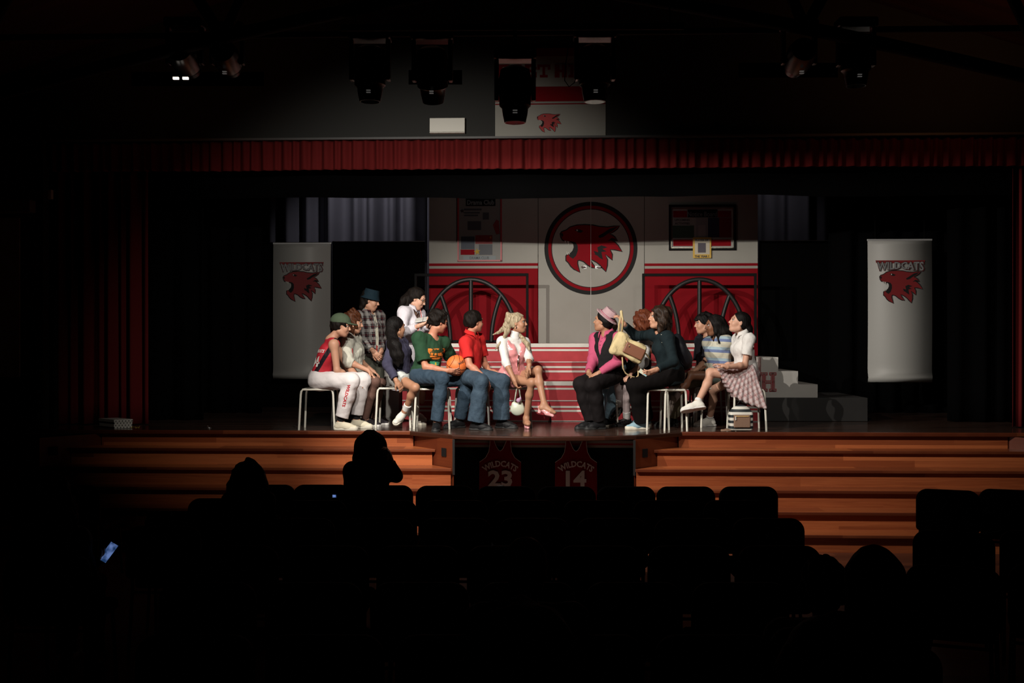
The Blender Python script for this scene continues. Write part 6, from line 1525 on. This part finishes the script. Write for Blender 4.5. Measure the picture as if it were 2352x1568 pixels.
q0 = P(262, 978, 12.75); q1 = P(304, 978, 12.85); q2 = P(228, 978, 12.98); q3 = Vector((q1.x+q2.x-q0.x, q1.y+q2.y-q0.y, 0))
MB().hprism([(q0.x, q0.y), (q1.x, q1.y), (q3.x, q3.y), (q2.x, q2.y)], .002, .085).build('box_body', DOT, t, bevel=.002)
cx = (q1.x+q2.x)/2; cy = (q1.y+q2.y)/2; g = lambda q: (cx+(q.x-cx)*1.03, cy+(q.y-cy)*1.03)
MB().hprism([g(q0), g(q1), g(q3), g(q2)], .075, .106).build('lid', DOT, t, bevel=.002)
rg = random.Random(4); pts = []
for i in range(26): q = P(301+20*i/26+rg.uniform(-2, 2), 980, 12.72+rg.uniform(-.06, .06)); pts.append(Vector((q.x, q.y, .006+rg.random()*.03)))
tag(MB().tube(pts, .003, 5).build('bead_string', GOLD, smooth=True), 'small tangle of golden beads on the boards beside the polka dot box', 'beads')
q = P(476, 977, 12.9)
tag(MB().tube([(q.x-.05, q.y, .004), (q.x+.05, q.y, .004)], .004, 6).tube([(q.x+.01, q.y, .004), (q.x+.01, q.y-.02, .03)], .004, 6).build('metal_clip', STEEL, smooth=True), 'small bright metal clip lying on the left part of the stage boards', 'clip')

# ================================================================ THE AUDIENCE
VIN = mat('black_chair_vinyl', (.0010, .0010, .0012), .7, spec=.02); CHF = mat('dark_chair_steel', (.02, .02, .02), .35, .6)
def chair_meshes():
    t = empty('auditorium_chair', (0, 0, ZF))
    M = Matrix.Translation((0, 0, ZF))
    b = Body(.010); X, Yv, Z = Vector((1, 0, 0)), Vector((0, 1, 0)), Vector((0, 0, 1))
    b.rbox((0, .30, ZF+.45), (X, Yv, Z), (.19, .19, .006), .035, .01); b.build('seat', VIN, t)
    vs = []; w_, h0, h1, r = .245, .50, .84, .09; pr = []
    for cx_, cz_, a0 in ((w_-r, h1-r, 0), (-w_+r, h1-r, 90), (-w_+.03, h0+.03, 180), (w_-.03, h0+.03, 270)):
        rr = r if a0 < 180 else .03
        for i in range(9): a = math.radians(a0+90*i/8); pr.append((cx_+rr*math.cos(a), ZF+cz_+rr*math.sin(a)))
    MB().prism(pr, -.025, .025).build('backrest', VIN, t, smooth=2, bevel=.014)
    for sx in (-1, 1):
        MB(M).tube([(sx*.22, -.03, 0), (sx*.215, .03, .42), (sx*.21, .0, .60)], .012, 8).build('leg', CHF, t, smooth=2); MB(M).tube([(sx*.21, .50, 0), (sx*.20, .46, .43)], .012, 8).build('leg', CHF, t, smooth=2)
    MB(M).tube([(-.215, .03, .40), (.215, .03, .40)], .010, 8).build('cross_rail', CHF, t, smooth=2)
    return t
ch0 = chair_meshes(); first = [True]
def chair(x, y, rz, label, group):
    o = ch0 if first[0] else copy_tree(ch0); first[0] = False
    o.location = (x, y, ZF); o.rotation_euler = (0, 0, rz); tag(o, label, 'chair', group); return o
for i, px in enumerate((782, 925, 1068, 1150, 1292, 1434, 1575, 1719)):
    pass
row1 = [(740, 9.42), (882, 9.38), (1022, 9.35), (1162, 9.32), (1301, 9.3), (1438, 9.3), (1575, 9.3), (1719, 9.3)]
for px, Y in row1: chair((px-1176)*Y/F, Y, 0, 'black auditorium chair in the front row facing the stage', 'front row chairs')
for px, Y in ((612, 9.42), (505, 8.60), (412, 7.95), (376, 7.30)):
    chair((px-1176)*Y/F, Y, 0, 'black auditorium chair at the stepped left ends of the rows', 'chairs at the stepped left row ends')
chair((165-1176)*9.4/F, 9.4, -.1, 'black auditorium chair standing alone before the left steps', None)
for px in (2177, 2322): chair((px-1176)*9.1/F, 9.1, -.37, 'black auditorium chair at the front right across the aisle', 'front right chairs')
for Y, xr in ((8.5, 1690), (7.63, 1765), (6.6, 1790), (5.6, 1700), (4.6, 1640), (3.6, 1560)):
    x = (xr-1176)*Y/F; k = 0
    while x > -1.72 and k < 9:
        chair(x, Y, 0, 'black auditorium chair in the dark rows nearer the camera', 'chairs in the dark middle rows'); x -= .535; k += 1
for Y in (7.1, 6.0):
    for k in range(2): chair((2190-1176)*Y/F+k*.56, Y, -.37, 'black auditorium chair in the dark right rows', 'chairs in the dark right rows')

class Seated(Person):
    def __init__(s, label, px, pytop, Y, skin_m=S_TAN, female=True, sc=1.0, yaw=180, pad=.13):
        topz = CZ-(pytop-784)*Y/F; x = (px-1176)*Y/F
        pz = lambda z, yy=Y: 784-(z-CZ)*F/yy
        hz = topz-pad*sc; nz = hz-.155*sc; hpz = max(ZF+.54, nz-.50*sc)
        super().__init__(label, Y, (px, pz(hpz, Y), 0), (px, pz(nz), 0), (px, pz(hz), 0), (yaw, -3), 180, skin_m, female, sc, .009, 'aud', up=(0, 0, 1))
        s.hip = Vector((x, Y+.06, hpz)); s.neck = Vector((x, Y, nz)); s.head = Vector((x, Y+.03, hz))
        s.tu = (s.neck-s.hip).normalized(); s.tl = s.tu.cross(fwd(180)).normalized(); s.tf = s.tl.cross(s.tu)
        sw = (.165 if female else .19)*sc
        for k, q in (('L', 1), ('R', -1)):
            s.sh[k] = s.neck+s.tl*q*sw-s.tu*.055*sc; s.hp[k] = s.hip+s.tl*q*.085*sc
        s.torso()
        for k, q in (('L', 1), ('R', -1)):
            kn = s.hp[k]+Vector((0, .42*sc, -.01)); an = Vector((kn.x, kn.y-.02, ZF+.09)); s.kn[k] = kn; s.an[k] = an; s.toe[k] = an+Vector((0, .14, -.05))
            b = s.body; b.cone(s.hp[k], kn, .085*sc, .06*sc, .03); b.cone(kn, an, .055*sc, .038*sc, .03); b.cone(an-Vector((0, .02, .05)), s.toe[k], .035, .03, .02)
    def limb(s, k, e, w_, d=None, curl=.4, palm=None):
        sc = s.sc; s.el[k] = e; s.wr[k] = w_; b = s.body; b.cone(s.sh[k], e, .045*sc, .036*sc, .03); b.cone(e, w_, .037*sc, .026*sc, .02)
        b.ell(s.sh[k], (s.tf, s.tl, s.tu), (.055*sc, .05*sc, .055*sc), .04); s.make_hand(w_, d or (w_-e), palm or Vector((0, 0, -1)), curl, 1 if k == 'L' else -1)
    def rest(s, k):
        q = 1 if k == 'L' else -1; e = s.sh[k]+s.tl*q*.04+Vector((0, .06, -.27*s.sc)); s.limb(k, e, Vector((e.x-s.tl.x*q*.06, e.y+.22, s.hip.z+.10)), Vector((0, 1, -.2)))
    def dress(s, m, mp, hood=False):
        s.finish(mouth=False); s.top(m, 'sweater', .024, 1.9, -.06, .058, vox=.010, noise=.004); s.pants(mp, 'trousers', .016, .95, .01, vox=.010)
        for k in 'LR':
            b = Body(.008); a = s.an[k]; b.cone(a-Vector((0, .03, .045)), s.toe[k]+Vector((0, .02, .01)), .043, .038, .02, cuts=[(Vector((0, 0, ZF+.002)), (0, 0, -1))]); b.build('shoe', BSHOE, s.root)
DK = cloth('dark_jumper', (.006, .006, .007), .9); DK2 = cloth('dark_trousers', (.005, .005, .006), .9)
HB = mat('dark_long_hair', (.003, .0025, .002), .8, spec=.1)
# long haired woman, hand raised beside her head
s = Seated('front row person with long dark hair in silhouette, one hand raised beside the head', 851, 991, 9.62)
s.rest('L'); w_ = P(897, 1058, 9.55); s.limb('R', P(912, 1094, 9.62), w_, P(889, 1020, 9.55)-w_, .75, Vector((-1, 0, 0)))
s.dress(DK, DK2)
s.hair(HB, .020, .004, low=-.15, face=False, vox=.008, strands=[([s.HP(-.03, .02, .06), s.HP(-.05, -.12, .085), s.HP(-.08, -.26, .10)], (.08, .065, .05)), ([s.HP(-.03, .02, -.06), s.HP(-.05, -.12, -.085), s.HP(-.08, -.26, -.10)], (.08, .065, .05)), ([s.HP(-.08, 0, 0), s.HP(-.10, -.28, 0)], (.08, .08)), ([s.HP(.03, -.03, .075), s.HP(.035, -.10, .08)], (.03, .02))])
# child with a top knot
s = Seated('child with a small top knot in silhouette, in the front row left', 570, 1062, 8.75, sc=.88)
s.rest('L'); s.rest('R'); s.dress(DK, DK2)
s.hair(HB, .028, .006, low=-.15, face=False, vox=.008, strands=[([s.HP(-.02, .13, 0), s.HP(-.02, .15, 0)], (.026, .022)), ([s.HP(-.03, .02, .06), s.HP(-.05, -.10, .095), s.HP(-.06, -.20, .11)], (.08, .075, .06)), ([s.HP(-.03, .02, -.06), s.HP(-.05, -.10, -.095), s.HP(-.06, -.20, -.11)], (.08, .075, .06))])
# grey haired head in the middle
s = Seated('person with short grey hair faintly lit, alone in the dark middle rows', 1208, 1240, 4.72, female=False, sc=1.02)
s.rest('L'); s.rest('R'); s.dress(DK, DK2)
s.hair(hairm('grey', (.16, .13, .12), (.26, .22, .20), .8), .014, .003, low=-.06, vox=.007)
# two heads in the aisle at right
s = Seated('person with short dark hair in silhouette, left of two heads before the right aisle', 1895, 1286, 4.9, female=False, sc=1.0)
s.rest('L'); s.rest('R'); s.dress(DK, DK2); s.hair(HB, .020, .010, low=-.06, vox=.008)
chair((1895-1176)*4.75/F, 4.72, 0, 'black auditorium chair under the left silhouette beside the right aisle', None)
s = Seated('person with long smooth hair in silhouette, right of two heads before the right aisle', 2010, 1260, 4.6, sc=1.0)
s.rest('L'); s.rest('R'); s.dress(DK, DK2)
s.hair(HB, .018, .002, low=-.15, face=False, vox=.008, strands=[([s.HP(-.03, .02, .05), s.HP(-.05, -.12, .065), s.HP(-.08, -.30, .075)], (.075, .06, .05)), ([s.HP(-.03, .02, -.05), s.HP(-.05, -.12, -.065), s.HP(-.08, -.30, -.075)], (.075, .06, .05))])
chair((2015-1176)*4.45/F, 4.42, 0, 'black auditorium chair under the right silhouette beside the right aisle', None)
# curly head at left with the phone
s = Seated('person with big curly hair looking down at a lit phone, far left of the audience', 115, 1105, 6.5, sc=1.0, yaw=165)
ph = P(249, 1268, 6.62)
s.rest('L'); w_ = ph+Vector((-.10, -.0, -.09)); s.limb('R', s.sh['R']+Vector((.06, .05, -.27)), w_, ph-w_, .5, Vector((.3, .2, .9)))
s.dress(DK, DK2)
s.hair(hairm('dim_curls', (.015, .009, .006), (.04, .024, .016), .9), .050, .016, 60, low=-.15, face=False, vox=.009, strands=[([s.HP(-.03, .02, .06), s.HP(-.05, -.10, .11), s.HP(-.06, -.20, .13)], (.09, .085, .06)), ([s.HP(-.03, .02, -.06), s.HP(-.05, -.10, -.11), s.HP(-.06, -.20, -.13)], (.09, .085, .06))])
chair((115-1176)*6.35/F, 6.32, 0, 'black auditorium chair under the curly haired person at far left', None)
def phone(c, rx, rz, w_, h_, label, strength, tilt=0):
    t = empty('smartphone', c, 0, label, 'phone'); R = Matrix.Translation(c) @ Matrix.Rotation(rz, 4, 'Z') @ Matrix.Rotation(rx, 4, 'X') @ Matrix.Rotation(tilt, 4, 'Y')
    MB(R).box((-w_/2, 0, -h_/2), (w_/2, .008, h_/2)).build('case', K, t, bevel=.003)
    SC = mat('phone_screen', (.02, .03, .06), .3); nt, b_ = nodes(SC); n = nt.nodes.new('ShaderNodeTexNoise'); n.inputs['Scale'].default_value = 22; tc = nt.nodes.new('ShaderNodeTexCoord'); nt.links.new(tc.outputs['Object'], n.inputs['Vector'])
    r = nt.nodes.new('ShaderNodeValToRGB'); r.color_ramp.elements[0].position = .4; r.color_ramp.elements[1].position = .62; r.color_ramp.elements[0].color = (.010, .03, .09, 1); r.color_ramp.elements[1].color = (.10, .16, .36, 1)
    nt.links.new(n.outputs['Fac'], r.inputs[0]); nt.links.new(r.outputs[0], b_.inputs['Emission Color']); b_.inputs['Emission Strength'].default_value = strength
    MB(R).box((-w_/2+.003, -.0012, -h_/2+.004), (w_/2-.003, -.0002, h_/2-.004)).build('screen', SC, t); return t
phone(ph, -.55, -.1, .062, .128, 'smartphone with a blue lit screen tilted in the hand at far left', 1.0, .45)
MATS.pop('phone_screen', None)
phone(P(768, 1139, 9.3), -.2, .1, .036, .03, 'small bright phone screen glimpsed between the front row chair backs', 1.9)
# two nearest heads at the bottom edge
s = Seated('person with bushy hair, nearest the camera at the bottom centre', 1202, 1420, 2.75, sc=1.05)
s.rest('L'); s.rest('R'); s.dress(DK, DK2)
s.hair(hairm('dim_curls', (.015, .009, .006), (.04, .024, .016), .9), .045, .012, 60, low=-.15, face=False, vox=.008, strands=[([s.HP(-.02, .0, .07), s.HP(-.03, -.12, .10)], (.08, .07)), ([s.HP(-.02, .0, -.07), s.HP(-.03, -.12, -.10)], (.08, .07))])
chair((1202-1176)*2.6/F, 2.58, 0, 'black auditorium chair under the bushy haired person nearest the camera', None)
s = Seated('person with smooth hair at the bottom edge right of the centre, near the camera', 1893, 1440, 3.3, sc=1.05)
s.rest('L'); s.rest('R'); s.dress(DK, DK2); s.hair(HB, .030, .003, low=-.15, face=False, vox=.008, strands=[([s.HP(-.02, .0, .06), s.HP(-.03, -.12, .08)], (.08, .06)), ([s.HP(-.02, .0, -.06), s.HP(-.03, -.12, -.08)], (.08, .06))])
chair((1893-1176)*3.15/F, 3.12, 0, 'black auditorium chair under the smooth haired person at the bottom right', None)
# small child at front centre
s = Seated('small child with fair hair barely showing above the front row chairs', 1150, 1116, 9.55, sc=.72)
s.rest('L'); s.rest('R'); s.dress(DK, DK2); s.hair(hairm('dim_blond', (.05, .04, .04), (.09, .075, .075), .9), .014, .004, low=-.06, vox=.008)
